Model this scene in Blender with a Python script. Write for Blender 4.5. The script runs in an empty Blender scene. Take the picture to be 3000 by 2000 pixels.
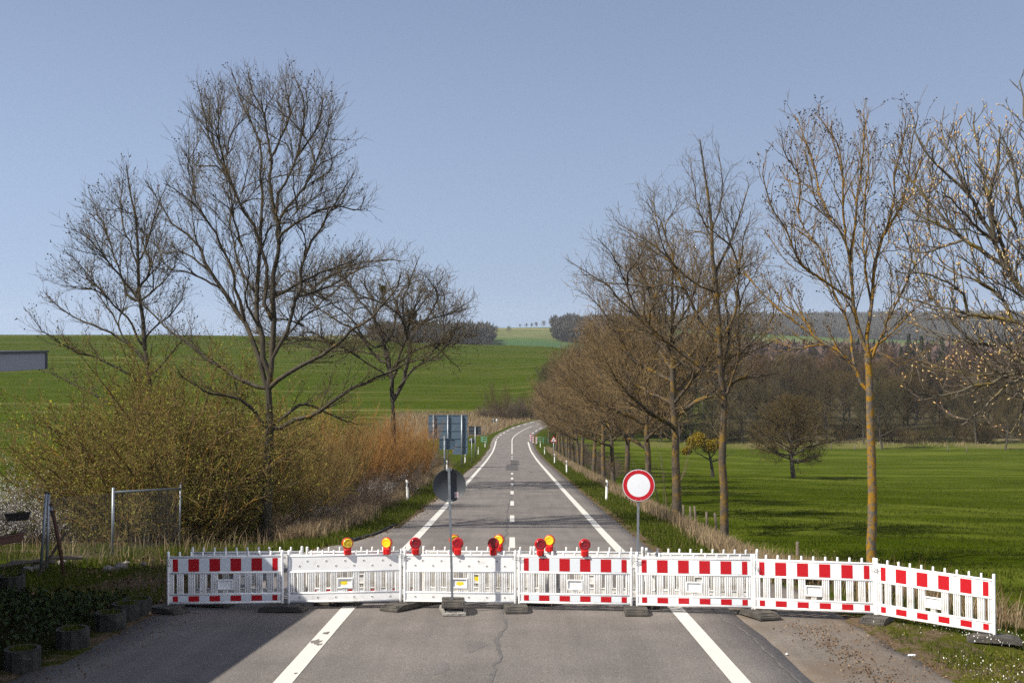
import bpy, bmesh, math, random
import numpy as np
from mathutils import Vector, Matrix

# ------------------------------------------------------------------ camera, sky, sun, exposure
scene = bpy.context.scene
COL = scene.collection
CAMZ = 4.80
FPX = 3500.0
HAZE = 0.00009

cam_data = bpy.data.cameras.new("camera")
cam_data.sensor_width = 36.0
cam_data.lens = 36.0 * FPX / 3000.0
cam_data.clip_start = 0.1
cam_data.clip_end = 12000.0
cam = bpy.data.objects.new("camera", cam_data)
cam.location = (0, 0, CAMZ)
cam.rotation_euler = (math.radians(90), 0, 0)
COL.objects.link(cam)
scene.camera = cam

SUN_EL = math.radians(43.0)
SUN_AZ = math.radians(27.0)          # light travels towards +X, turned this much towards +Y
world = bpy.data.worlds.new("World")
scene.world = world
world.use_nodes = True
wn = world.node_tree
wn.nodes.clear()
sky = wn.nodes.new("ShaderNodeTexSky")
sky.sky_type = 'NISHITA'
sky.sun_disc = False
sky.sun_elevation = SUN_EL
to_sun = Vector((-math.cos(SUN_AZ), -math.sin(SUN_AZ), 0))
sky.sun_rotation = -math.atan2(to_sun.x, to_sun.y)
sky.altitude = 200
sky.air_density = 1.0
sky.dust_density = 1.7
sky.ozone_density = 4.0
bg = wn.nodes.new("ShaderNodeBackground")
bg.inputs[1].default_value = 0.078
wo = wn.nodes.new("ShaderNodeOutputWorld")
# hazy spring air: look the sky up a little above the true elevation and wash the colour out evenly
wtc = wn.nodes.new("ShaderNodeTexCoord"); wsp = wn.nodes.new("ShaderNodeSeparateXYZ"); wcb = wn.nodes.new("ShaderNodeCombineXYZ")
wz = wn.nodes.new("ShaderNodeMath"); wz.operation = 'MULTIPLY_ADD'; wz.inputs[2].default_value = 0.17 ** 2
wq = wn.nodes.new("ShaderNodeMath"); wq.operation = 'SQRT'
wn.links.new(wtc.outputs['Generated'], wsp.inputs[0])
for i_ in (0, 1): wn.links.new(wsp.outputs[i_], wcb.inputs[i_])
wn.links.new(wsp.outputs[2], wz.inputs[0]); wn.links.new(wsp.outputs[2], wz.inputs[1]); wn.links.new(wz.outputs[0], wq.inputs[0]); wn.links.new(wq.outputs[0], wcb.inputs[2])
wnm = wn.nodes.new("ShaderNodeVectorMath"); wnm.operation = 'NORMALIZE'
wn.links.new(wcb.outputs[0], wnm.inputs[0]); wn.links.new(wnm.outputs[0], sky.inputs[0])
whs = wn.nodes.new("ShaderNodeHueSaturation"); whs.inputs['Saturation'].default_value = 0.76; whs.inputs['Hue'].default_value = 0.507
wn.links.new(sky.outputs[0], whs.inputs['Color'])
wn.links.new(whs.outputs[0], bg.inputs[0])
wn.links.new(bg.outputs[0], wo.inputs[0])

sun_data = bpy.data.lights.new("sun", 'SUN')
sun_data.energy = 5.0
sun_data.angle = math.radians(0.53)
sun_data.color = (1.0, 0.945, 0.86)
sun = bpy.data.objects.new("sun", sun_data)
sdir = Vector((math.cos(SUN_AZ) * math.cos(SUN_EL), math.sin(SUN_AZ) * math.cos(SUN_EL), -math.sin(SUN_EL)))
sun.rotation_euler = sdir.to_track_quat('-Z', 'Y').to_euler()
COL.objects.link(sun)

vs = scene.view_settings
vs.view_transform = 'Standard'
vs.look = 'None'
vs.exposure = 0.82
vs.gamma = 1.0
vs.use_curve_mapping = False
cy = scene.cycles
cy.use_denoising = False
cy.max_bounces = 6
cy.diffuse_bounces = 3
cy.glossy_bounces = 2
cy.transmission_bounces = 4
cy.volume_bounces = 0
cy.transparent_max_bounces = 6
cy.use_adaptive_sampling = True
cy.adaptive_threshold = 0.006
cy.sample_clamp_indirect = 6.0

# ------------------------------------------------------------------ helpers
def W(px, py, d):
    """world point of photo pixel (3000x2000) at depth d"""
    return np.array([(px - 1500.0) / FPX * d, d, CAMZ - (py - 1000.0) / FPX * d])

def sstep(a, b, x):
    t = np.clip((np.asarray(x, float) - a) / (b - a), 0, 1)
    return t * t * (3 - 2 * t)

def tag(o, label=None, cat=None, group=None, kind=None):
    if label: o["label"] = label
    if cat: o["category"] = cat
    if group: o["group"] = group
    if kind: o["kind"] = kind
    return o

def empty(name, loc=(0, 0, 0), rz=0.0):
    o = bpy.data.objects.new(name, None)
    o.empty_display_size = 0.2
    o.location = loc
    o.rotation_euler = (0, 0, rz)
    COL.objects.link(o)
    return o

def link(name, mesh, parent=None):
    o = bpy.data.objects.new(name, mesh)
    COL.objects.link(o)
    if parent is not None:
        o.parent = parent
    return o

def kids(o):
    return [c for c in ALLKIDS.get(o.name, [])]

def copy_tree(o, parent=None):
    c = o.copy()
    COL.objects.link(c)
    c.parent = parent
    for ch in list(o.children):
        copy_tree(ch, c)
    return c

def np_mesh(name, V, F, mat=None, smooth=False):
    V = np.ascontiguousarray(V, np.float32).reshape(-1, 3)
    F = np.ascontiguousarray(F, np.int32)
    k = F.shape[1]
    me = bpy.data.meshes.new(name)
    me.vertices.add(len(V)); me.vertices.foreach_set("co", V.ravel())
    me.loops.add(F.size); me.loops.foreach_set("vertex_index", F.ravel())
    me.polygons.add(len(F))
    me.polygons.foreach_set("loop_start", np.arange(0, F.size, k, dtype=np.int32))
    me.polygons.foreach_set("loop_total", np.full(len(F), k, np.int32))
    if smooth:
        me.polygons.foreach_set("use_smooth", np.ones(len(F), bool))
    me.update(calc_edges=True)
    me.validate()
    if mat: me.materials.append(mat)
    return me

class MB:
    """collects simple shapes into one mesh"""
    def __init__(self):
        self.bm = bmesh.new()
    def box(self, c, s, bevel=0.0, rot=None):
        m = Matrix.Translation(c)
        if rot is not None: m = m @ rot.to_4x4()
        m = m @ Matrix.Diagonal((s[0], s[1], s[2], 1))
        r = bmesh.ops.create_cube(self.bm, size=1.0, matrix=m)
        if bevel > 0:
            es = list({e for v in r['verts'] for e in v.link_edges})
            bmesh.ops.bevel(self.bm, geom=es, offset=bevel, segments=1, profile=0.5, affect='EDGES')
        return self
    def tube(self, pts, r, n=8, cap=True):
        pts = [Vector(p) for p in pts]
        rs = r if isinstance(r, (list, tuple)) else [r] * len(pts)
        rings = []
        for i, p in enumerate(pts):
            a = pts[max(i - 1, 0)]; b = pts[min(i + 1, len(pts) - 1)]
            t = (b - a).normalized()
            ref = Vector((0, 0, 1)) if abs(t.z) < 0.9 else Vector((1, 0, 0))
            u = t.cross(ref).normalized(); v = t.cross(u)
            rings.append([self.bm.verts.new(p + (u * math.cos(k * 2 * math.pi / n) + v * math.sin(k * 2 * math.pi / n)) * rs[i]) for k in range(n)])
        for i in range(len(rings) - 1):
            for k in range(n):
                f = self.bm.faces.new((rings[i][k], rings[i][(k + 1) % n], rings[i + 1][(k + 1) % n], rings[i + 1][k]))
                f.smooth = n > 4
        if cap:
            self.bm.faces.new(rings[0][::-1]); self.bm.faces.new(rings[-1])
        return self
    def lathe(self, prof, n=24, m=None):
        """prof: list of (radius, z) spun about Z, then moved by m"""
        m = m or Matrix.Identity(4)
        rings = []
        for r, z in prof:
            if r < 1e-6:
                rings.append([self.bm.verts.new(m @ Vector((0, 0, z)))])
            else:
                rings.append([self.bm.verts.new(m @ Vector((r * math.cos(k * 2 * math.pi / n), r * math.sin(k * 2 * math.pi / n), z))) for k in range(n)])
        for a, b in zip(rings[:-1], rings[1:]):
            for k in range(n):
                k2 = (k + 1) % n
                if len(a) == 1 and len(b) == 1: continue
                if len(a) == 1: vsq = (a[0], b[k2], b[k])
                elif len(b) == 1: vsq = (a[k], a[k2], b[0])
                else: vsq = (a[k], a[k2], b[k2], b[k])
                f = self.bm.faces.new(vsq); f.smooth = True
        return self
    def prism(self, poly, h0, h1, axis='z', m=None):
        """extrude polygon (u,v) between h0 and h1; axis y: polygon in xz; axis x: polygon in yz"""
        m = m or Matrix.Identity(4)
        def P(u, v, h):
            return m @ Vector({'z': (u, v, h), 'y': (u, h, v), 'x': (h, u, v)}[axis])
        a = [self.bm.verts.new(P(u, v, h0)) for u, v in poly]
        b = [self.bm.verts.new(P(u, v, h1)) for u, v in poly]
        n = len(poly)
        self.bm.faces.new(a[::-1]); self.bm.faces.new(b)
        for k in range(n):
            self.bm.faces.new((a[k], a[(k + 1) % n], b[(k + 1) % n], b[k]))
        return self
    def quad(self, pts):
        self.bm.faces.new([self.bm.verts.new(p) for p in pts]); return self
    def mesh(self, name, mat=None):
        bmesh.ops.recalc_face_normals(self.bm, faces=self.bm.faces[:])
        me = bpy.data.meshes.new(name)
        self.bm.to_mesh(me); self.bm.free()
        if mat: me.materials.append(mat)
        return me
    def build(self, name, mat, parent=None):
        return link(name, self.mesh(name, mat), parent)

# ------------------------------------------------------------------ materials
def newmat(name):
    m = bpy.data.materials.new(name)
    m.use_nodes = True
    nt = m.node_tree
    b = nt.nodes["Principled BSDF"]
    return m, nt, b

def N(nt, typ, **kw):
    n = nt.nodes.new(typ)
    for k, v in kw.items():
        if k.startswith('i_'):
            key = k[2:]
            n.inputs[int(key) if key.isdigit() else key.replace('_', ' ')].default_value = v
        else:
            setattr(n, k, v)
    return n

def L(nt, a, b): nt.links.new(a, b)

def noise(nt, scale, detail=3, rough=0.55, coord='Object', vec=None, stretch=None):
    if vec is None:
        tc = N(nt, "ShaderNodeTexCoord")
        vec = tc.outputs[coord]
        if coord == 'World':
            vec = None
    if stretch:
        mp = N(nt, "ShaderNodeMapping")
        mp.inputs['Scale'].default_value = stretch
        L(nt, vec, mp.inputs[0]); vec = mp.outputs[0]
    n = N(nt, "ShaderNodeTexNoise")
    n.inputs['Scale'].default_value = scale
    n.inputs['Detail'].default_value = detail
    n.inputs['Roughness'].default_value = rough
    L(nt, vec, n.inputs['Vector'])
    return n

def ramp(nt, fac, stops, interp='LINEAR'):
    r = N(nt, "ShaderNodeValToRGB")
    r.color_ramp.interpolation = interp
    els = r.color_ramp.elements
    while len(els) < len(stops): els.new(0.5)
    for e, (p, c) in zip(els, stops):
        e.position = p
        e.color = (c[0], c[1], c[2], 1) if hasattr(c, '__len__') else (c, c, c, 1)
    L(nt, fac, r.inputs[0])
    return r

def mix(nt, fac, a, b, mode='MIX'):
    m = N(nt, "ShaderNodeMix", data_type='RGBA', blend_type=mode)
    for sock, v in ((m.inputs[0], fac), (m.inputs[6], a), (m.inputs[7], b)):
        if isinstance(v, (int, float)): sock.default_value = v
        elif isinstance(v, tuple): sock.default_value = (v[0], v[1], v[2], 1)
        else: L(nt, v, sock)
    return m.outputs[2]

def bump(nt, b, h, strength, dist):
    bp = N(nt, "ShaderNodeBump")
    bp.inputs['Strength'].default_value = strength
    bp.inputs['Distance'].default_value = dist
    L(nt, h, bp.inputs['Height'])
    L(nt, bp.outputs[0], b.inputs['Normal'])

def simple(name, col, rough=0.6, var=0.12, scale=20, metal=0.0, spec=0.4, dirt=None):
    m, nt, b = newmat(name)
    n = noise(nt, scale, 4, 0.6)
    lo = tuple(c * (1 - var) for c in col); hi = tuple(min(1, c * (1 + var)) for c in col)
    c = ramp(nt, n.outputs[0], [(0.3, lo), (0.7, hi)]).outputs[0]
    if dirt:
        n2 = noise(nt, dirt[1], 5, 0.65)
        f = ramp(nt, n2.outputs[0], [(dirt[2], 0.0), (dirt[3], 1.0)]).outputs[0]
        c = mix(nt, f, c, dirt[0])
    L(nt, c, b.inputs['Base Color'])
    b.inputs['Roughness'].default_value = rough
    b.inputs['Metallic'].default_value = metal
    b.inputs['Specular IOR Level'].default_value = spec
    return m

def bark(name, base, base2, lichen, lich_lo, lich_hi, scale=3.0):
    m, nt, b = newmat(name)
    tc = N(nt, "ShaderNodeTexCoord")
    n1 = noise(nt, scale * 4, 5, 0.7, vec=tc.outputs['Object'], stretch=(1, 1, 0.3))
    c = ramp(nt, n1.outputs[0], [(0.3, base), (0.7, base2)]).outputs[0]
    n2 = noise(nt, scale, 5, 0.7, vec=tc.outputs['Object'])
    f = ramp(nt, n2.outputs[0], [(lich_lo, 0.0), (lich_hi, 1.0)]).outputs[0]
    n3 = noise(nt, scale * 9, 3, 0.6, vec=tc.outputs['Object'])
    lc = ramp(nt, n3.outputs[0], [(0.35, tuple(x * 0.55 for x in lichen)), (0.65, lichen)]).outputs[0]
    c = mix(nt, f, c, lc)
    L(nt, c, b.inputs['Base Color'])
    b.inputs['Roughness'].default_value = 0.9
    b.inputs['Specular IOR Level'].default_value = 0.15
    bump(nt, b, n1.outputs[0], 0.6, 0.02)
    return m

def leafmat(name, stops, rough=0.7, trans=0.0):
    """colour varies from piece to piece"""
    m, nt, b = newmat(name)
    g = N(nt, "ShaderNodeNewGeometry")
    r = ramp(nt, g.outputs['Random Per Island'], stops)
    L(nt, r.outputs[0], b.inputs['Base Color'])
    b.inputs['Roughness'].default_value = rough
    b.inputs['Specular IOR Level'].default_value = 0.05
    if trans > 0:
        t = N(nt, "ShaderNodeBsdfTranslucent")
        L(nt, r.outputs[0], t.inputs[0])
        mx = N(nt, "ShaderNodeMixShader"); mx.inputs[0].default_value = trans
        out = nt.nodes["Material Output"]
        L(nt, b.outputs[0], mx.inputs[1]); L(nt, t.outputs[0], mx.inputs[2]); L(nt, mx.outputs[0], out.inputs[0])
    return m

M = {}
def plastic(name, col, grime, lo, hi):
    m, nt, b = newmat(name)
    g = N(nt, "ShaderNodeNewGeometry"); tc = N(nt, "ShaderNodeTexCoord")
    oi = N(nt, "ShaderNodeObjectInfo")
    n1 = noise(nt, 7, 6, 0.72, vec=g.outputs['Position']); n2 = noise(nt, 60, 3, 0.6, vec=g.outputs['Position'], stretch=(1, 1, 0.12))
    f1 = ramp(nt, n1.outputs[0], [(lo, 0.0), (hi, 0.75)]).outputs[0]
    f2 = ramp(nt, n2.outputs[0], [(0.62, 0.0), (0.80, 0.35)]).outputs[0]
    sp = N(nt, "ShaderNodeSeparateXYZ"); L(nt, tc.outputs['Object'], sp.inputs[0])
    # road spray sticks to the lowest part
    mr = N(nt, "ShaderNodeMapRange"); mr.inputs[1].default_value = 0.12; mr.inputs[2].default_value = 0.30; mr.inputs[3].default_value = 0.45; mr.inputs[4].default_value = 0.0
    L(nt, sp.outputs[2], mr.inputs[0])
    sw = mix(nt, 1.0, ramp(nt, n1.outputs[0], [(0.35, 0.0), (0.6, 1.0)]).outputs[0], mr.outputs[0], 'MULTIPLY')
    base = ramp(nt, oi.outputs['Random'], [(0.0, tuple(x * 0.94 for x in col)), (1.0, col)]).outputs[0]
    c = mix(nt, f1, base, grime); c = mix(nt, f2, c, grime); c = mix(nt, sw, c, grime)
    L(nt, c, b.inputs['Base Color']); b.inputs['Roughness'].default_value = 0.45
    bump(nt, b, n2.outputs[0], 0.08, 0.002)
    return m
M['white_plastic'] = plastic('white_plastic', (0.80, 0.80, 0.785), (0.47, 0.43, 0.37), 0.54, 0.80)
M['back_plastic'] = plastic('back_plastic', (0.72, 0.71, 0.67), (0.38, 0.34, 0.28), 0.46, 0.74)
M['sheet_white'] = simple('sheet_white', (0.62, 0.66, 0.69), 0.30, 0.03, 60, dirt=((0.45, 0.44, 0.40), 6, 0.66, 0.9))
M['sheet_red'] = simple('sheet_red', (0.40, 0.008, 0.014), 0.30, 0.10, 30, dirt=((0.30, 0.06, 0.05), 9, 0.66, 0.9))
M['dimple'] = simple('dimple', (0.30, 0.29, 0.27), 0.7)
M['yellow_label'] = simple('yellow_label', (0.75, 0.60, 0.03), 0.6, 0.1, 12)
M['blue_label'] = simple('blue_label', (0.05, 0.20, 0.50), 0.6)
M['rubber'] = simple('rubber', (0.060, 0.054, 0.046), 0.85, 0.3, 14, dirt=((0.13, 0.115, 0.09), 5, 0.45, 0.75))
M['pale_foot'] = simple('pale_foot', (0.36, 0.34, 0.30), 0.85, 0.3, 14, dirt=((0.10, 0.09, 0.08), 12, 0.45, 0.62))
M['galv'] = simple('galv', (0.30, 0.33, 0.35), 0.45, 0.18, 18, metal=0.55)
M['wire'] = simple('wire', (0.16, 0.17, 0.18), 0.5, 0.2, 30, metal=0.4)
M['sign_back'] = simple('sign_back', (0.055, 0.062, 0.070), 0.5, 0.12, 9)
M['sign_back_blue'] = simple('sign_back_blue', (0.13, 0.19, 0.25), 0.45, 0.12, 4, metal=0.25)
M['sign_back_dark'] = simple('sign_back_dark', (0.06, 0.066, 0.075), 0.5, 0.12, 4)
M['sign_white'] = simple('sign_white', (0.68, 0.70, 0.73), 0.35, 0.03, 7)
M['sign_red'] = simple('sign_red', (0.42, 0.010, 0.018), 0.33, 0.08, 12)
M['black'] = simple('black', (0.012, 0.012, 0.013), 0.5)
M['lamp_red'] = simple('lamp_red', (0.50, 0.012, 0.012), 0.35, 0.15, 20)
M['post_white'] = simple('post_white', (0.72, 0.71, 0.66), 0.55, 0.04, 8, dirt=((0.40, 0.38, 0.30), 4, 0.55, 0.85))
M['green_paint'] = simple('green_paint', (0.16, 0.42, 0.30), 0.5)
M['concrete'] = simple('concrete', (0.062, 0.058, 0.050), 0.95, 0.5, 14, dirt=((0.018, 0.020, 0.014), 6, 0.34, 0.58))  # old mossy concrete, tone lowered further to deepen shade on the planter rings
M['fascia'] = simple('fascia', (0.26, 0.275, 0.32), 0.5, 0.03, 5)
M['fascia_trim'] = simple('fascia_trim', (0.06, 0.062, 0.07), 0.5)
M['plaster'] = simple('plaster', (0.42, 0.40, 0.36), 0.9, 0.06, 3)
M['moss'] = leafmat('moss', [(0, (0.07, 0.08, 0.008)), (0.6, (0.15, 0.15, 0.018)), (1, (0.24, 0.20, 0.06))], 0.8)
M['soil'] = simple('soil', (0.055, 0.042, 0.03), 0.95, 0.4, 25)
M['rust'] = simple('rust', (0.075, 0.032, 0.018), 0.85, 0.35, 18)
M['old_wood'] = simple('old_wood', (0.13, 0.10, 0.075), 0.9, 0.35, 16)
M['fence_wood'] = simple('fence_wood', (0.14, 0.11, 0.085), 0.9, 0.35, 20)
M['planter_dark'] = simple('planter_dark', (0.03, 0.024, 0.022), 0.7, 0.2, 10)
M['planter_terracotta'] = simple('planter_terracotta', (0.17, 0.085, 0.062), 0.75, 0.2, 10)
M['stone'] = simple('stone', (0.26, 0.23, 0.20), 0.9, 0.3, 6)
M['sticker'] = simple('sticker', (0.55, 0.42, 0.42), 0.5, 0.6, 45)
M['tar'] = simple('tar', (0.125, 0.115, 0.107), 0.8, 0.35, 12)

def lensmat(name, col, rough=0.18):
    m, nt, b = newmat(name)
    tc = N(nt, "ShaderNodeTexCoord")
    w = N(nt, "ShaderNodeTexWave", wave_type='RINGS', rings_direction='SPHERICAL')
    w.inputs['Scale'].default_value = 22
    L(nt, tc.outputs['Object'], w.inputs[0])
    n = noise(nt, 30, 2, 0.5)
    c = ramp(nt, n.outputs[0], [(0.35, tuple(x * 0.75 for x in col)), (0.65, col)]).outputs[0]
    L(nt, c, b.inputs['Base Color'])
    b.inputs['Roughness'].default_value = rough
    b.inputs['Coat Weight'].default_value = 0.5
    bump(nt, b, w.outputs[1], 0.25, 0.004)
    return m
M['lens_red'] = lensmat('lens_red', (0.30, 0.006, 0.014))
M['lens_yellow'] = lensmat('lens_yellow', (0.85, 0.58, 0.015), 0.3)
M['lens_orange'] = lensmat('lens_orange', (0.60, 0.05, 0.012), 0.3)

# lime-grey bark with orange lichen and relatives
M['bark_left'] = bark('bark_left', (0.032, 0.027, 0.019), (0.105, 0.090, 0.066), (0.19, 0.115, 0.022), 0.56, 0.68, 1.6)
M['bark_lichen'] = bark('bark_lichen', (0.075, 0.064, 0.05), (0.19, 0.165, 0.13), (0.38, 0.205, 0.024), 0.45, 0.54, 8.0)
M['bark_row'] = bark('bark_row', (0.050, 0.040, 0.030), (0.13, 0.105, 0.078), (0.27, 0.16, 0.025), 0.48, 0.62, 2.2)
M['bark_chestnut'] = bark('bark_chestnut', (0.085, 0.072, 0.052), (0.20, 0.17, 0.12), (0.22, 0.16, 0.03), 0.50, 0.64, 3.5)
M['bark_dark'] = bark('bark_dark', (0.045, 0.038, 0.030), (0.11, 0.095, 0.075), (0.12, 0.09, 0.03), 0.60, 0.72, 1.0)

def twig(name, a, b_, sc=0.8, vary=False):
    m, nt, b = newmat(name)
    n = noise(nt, sc, 3, 0.6)
    g = N(nt, "ShaderNodeNewGeometry")
    f = N(nt, "ShaderNodeMath", operation='ADD'); f.use_clamp = True
    h = N(nt, "ShaderNodeMath", operation='MULTIPLY'); h.inputs[1].default_value = 0.6
    L(nt, g.outputs['Random Per Island'], h.inputs[0])
    h2 = N(nt, "ShaderNodeMath", operation='MULTIPLY_ADD'); h2.inputs[1].default_value = 1.2; h2.inputs[2].default_value = -0.4
    L(nt, n.outputs[0], h2.inputs[0])
    L(nt, h.outputs[0], f.inputs[0]); L(nt, h2.outputs[0], f.inputs[1])
    r = ramp(nt, f.outputs[0], [(0.1, a), (0.9, b_)])
    c = r.outputs[0]
    if vary:                                     # species differ from tree to tree
        oi = N(nt, "ShaderNodeObjectInfo")
        v = ramp(nt, oi.outputs['Random'], [(0.0, (0.62, 0.60, 0.62)), (0.3, (1.15, 1.0, 0.85)), (0.55, (0.80, 0.92, 0.70)), (0.8, (1.35, 1.25, 1.1)), (1.0, (0.95, 0.80, 0.80))])
        c = mix(nt, 1.0, c, v.outputs[0], 'MULTIPLY')
    L(nt, c, b.inputs['Base Color'])
    b.inputs['Roughness'].default_value = 0.85
    b.inputs['Specular IOR Level'].default_value = 0.15
    return m
M['twig_left'] = twig('twig_left', (0.060, 0.047, 0.028), (0.19, 0.140, 0.065))
M['twig_lichen'] = twig('twig_lichen', (0.09, 0.070, 0.045), (0.27, 0.17, 0.045))
M['twig_row'] = twig('twig_row', (0.090, 0.064, 0.036), (0.33, 0.225, 0.105))
M['bark_bush'] = bark('bark_bush', (0.055, 0.042, 0.026), (0.17, 0.13, 0.075), (0.36, 0.19, 0.03), 0.46, 0.58, 2.5)
M['twig_t2'] = twig('twig_t2', (0.08, 0.062, 0.048), (0.20, 0.155, 0.085))
M['twig_chestnut'] = twig('twig_chestnut', (0.10, 0.08, 0.075), (0.21, 0.16, 0.12))
M['twig_far'] = twig('twig_far', (0.046, 0.035, 0.014), (0.130, 0.098, 0.036), 0.12, True)
M['twig_far_red'] = twig('twig_far_red', (0.080, 0.052, 0.030), (0.19, 0.125, 0.065), 0.12, True)
M['twig_orange'] = twig('twig_orange', (0.20, 0.098, 0.027), (0.48, 0.255, 0.080), 0.5)
M['twig_willow'] = twig('twig_willow', (0.20, 0.130, 0.045), (0.46, 0.320, 0.110), 0.5)
M['twig_olive'] = twig('twig_olive', (0.095, 0.066, 0.026), (0.28, 0.185, 0.060), 0.6)
M['twig_brown'] = twig('twig_brown', (0.085, 0.058, 0.040), (0.23, 0.165, 0.115), 0.5)
M['twig_thorn'] = twig('twig_thorn', (0.06, 0.046, 0.038), (0.15, 0.115, 0.09), 0.5)
M['seed'] = leafmat('seed', [(0, (0.020, 0.015, 0.012)), (1, (0.075, 0.050, 0.035))])
M['bud'] = leafmat('bud', [(0, (0.36, 0.19, 0.075)), (0.6, (0.48, 0.32, 0.13)), (1, (0.46, 0.38, 0.19))], 0.45)
M['leaf_young'] = leafmat('leaf_young', [(0, (0.14, 0.135, 0.020)), (1, (0.33, 0.32, 0.06))], 0.6, 0.3)
M['leaf_lime'] = leafmat('leaf_lime', [(0, (0.26, 0.25, 0.02)), (1, (0.46, 0.44, 0.05))], 0.6, 0.3)
M['blossom'] = leafmat('blossom', [(0, (0.42, 0.39, 0.36)), (1, (0.72, 0.71, 0.68))], 0.7, 0.2)
M['mistletoe'] = leafmat('mistletoe', [(0, (0.14, 0.12, 0.010)), (0.5, (0.26, 0.19, 0.015)), (1, (0.34, 0.22, 0.02))], 0.6, 0.2)
M['mistletoe_green'] = leafmat('mistletoe_green', [(0, (0.06, 0.06, 0.010)), (1, (0.13, 0.12, 0.02))], 0.6, 0.2)
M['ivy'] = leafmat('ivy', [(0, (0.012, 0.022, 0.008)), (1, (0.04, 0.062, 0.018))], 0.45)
M['grass'] = leafmat('grass', [(0, (0.042, 0.062, 0.005)), (0.6, (0.085, 0.118, 0.009)), (0.9, (0.150, 0.155, 0.022)), (1, (0.28, 0.22, 0.11))], 0.7, 0.3)
M['meadow_tuft'] = leafmat('meadow_tuft', [(0, (0.030, 0.048, 0.002)), (0.7, (0.052, 0.074, 0.003)), (1, (0.100, 0.115, 0.012))], 0.7, 0.3)
M['dry_grass'] = leafmat('dry_grass', [(0, (0.19, 0.125, 0.070)), (0.5, (0.34, 0.25, 0.145)), (1, (0.46, 0.36, 0.22))], 0.8, 0.25)
M['dry_stalk'] = leafmat('dry_stalk', [(0, (0.12, 0.055, 0.028)), (1, (0.27, 0.16, 0.085))], 0.8)
M['litter'] = leafmat('litter', [(0, (0.06, 0.035, 0.02)), (0.6, (0.17, 0.10, 0.055)), (1, (0.32, 0.22, 0.13))], 0.85)
M['wood_mass'] = leafmat('wood_mass', [(0, (0.036, 0.034, 0.028)), (1, (0.085, 0.077, 0.062))], 0.9)
M['wood_mass_red'] = leafmat('wood_mass_red', [(0, (0.07, 0.05, 0.042)), (1, (0.15, 0.10, 0.08))], 0.9)
M['conifer'] = leafmat('conifer', [(0, (0.012, 0.022, 0.010)), (1, (0.035, 0.055, 0.022))], 0.8)
M['daisy'] = leafmat('daisy', [(0, (0.55, 0.55, 0.50)), (1, (0.80, 0.80, 0.76))], 0.7)

def asphalt_mat(name, dark, light, brown, patch=0.0):
    m, nt, b = newmat(name)
    g = N(nt, "ShaderNodeNewGeometry")
    pos = g.outputs['Position']
    n1 = noise(nt, 62, 2, 0.75, vec=pos)
    c = ramp(nt, n1.outputs[0], [(0.28, tuple(x * 0.42 for x in dark)), (0.46, dark), (0.60, light), (0.74, tuple(x * 1.75 for x in light))]).outputs[0]
    n2 = noise(nt, 0.55, 5, 0.6, vec=pos)
    f = ramp(nt, n2.outputs[0], [(0.35, 0.82), (0.65, 1.12)]).outputs[0]
    c = mix(nt, 1.0, c, f, 'MULTIPLY')
    n3 = noise(nt, 1.2, 4, 0.6, vec=pos, stretch=(2.2, 0.09, 1))     # wheel tracks run along the road
    f3 = ramp(nt, n3.outputs[0], [(0.35, 0.90), (0.65, 1.08)]).outputs[0]
    c = mix(nt, 1.0, c, f3, 'MULTIPLY')
    if patch > 0:
        n4 = noise(nt, 0.8, 5, 0.7, vec=pos)
        f4 = ramp(nt, n4.outputs[0], [(0.42, 0.0), (0.62, patch)]).outputs[0]
        c = mix(nt, f4, c, brown)
    L(nt, c, b.inputs['Base Color'])
    b.inputs['Roughness'].default_value = 0.82
    b.inputs['Specular IOR Level'].default_value = 0.3
    bump(nt, b, n1.outputs[0], 0.5, 0.006)
    return m
M['asphalt'] = asphalt_mat('asphalt', (0.158, 0.138, 0.122), (0.244, 0.217, 0.193), (0.2, 0.15, 0.1))
M['asphalt_stain'] = asphalt_mat('asphalt_stain', (0.140, 0.123, 0.113), (0.225, 0.200, 0.183), (0.2, 0.15, 0.1))
M['asphalt_patch'] = asphalt_mat('asphalt_patch', (0.085, 0.078, 0.072), (0.14, 0.128, 0.118), (0.2, 0.15, 0.1))
M['apron'] = asphalt_mat('apron', (0.150, 0.128, 0.105), (0.25, 0.215, 0.175), (0.145, 0.105, 0.070), 0.75)

def paint_mat():
    m, nt, b = newmat('road_paint')
    g = N(nt, "ShaderNodeNewGeometry")
    n1 = noise(nt, 40, 3, 0.7, vec=g.outputs['Position'])
    n2 = noise(nt, 3.0, 5, 0.75, vec=g.outputs['Position'])
    c = ramp(nt, n1.outputs[0], [(0.3, (0.55, 0.53, 0.47)), (0.6, (0.70, 0.68, 0.61))]).outputs[0]
    f = ramp(nt, n2.outputs[0], [(0.66, 0.0), (0.80, 0.75)]).outputs[0]
    c = mix(nt, f, c, (0.30, 0.27, 0.24))
    L(nt, c, b.inputs['Base Color'])
    b.inputs['Roughness'].default_value = 0.7
    return m
M['road_paint'] = paint_mat()

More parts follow.
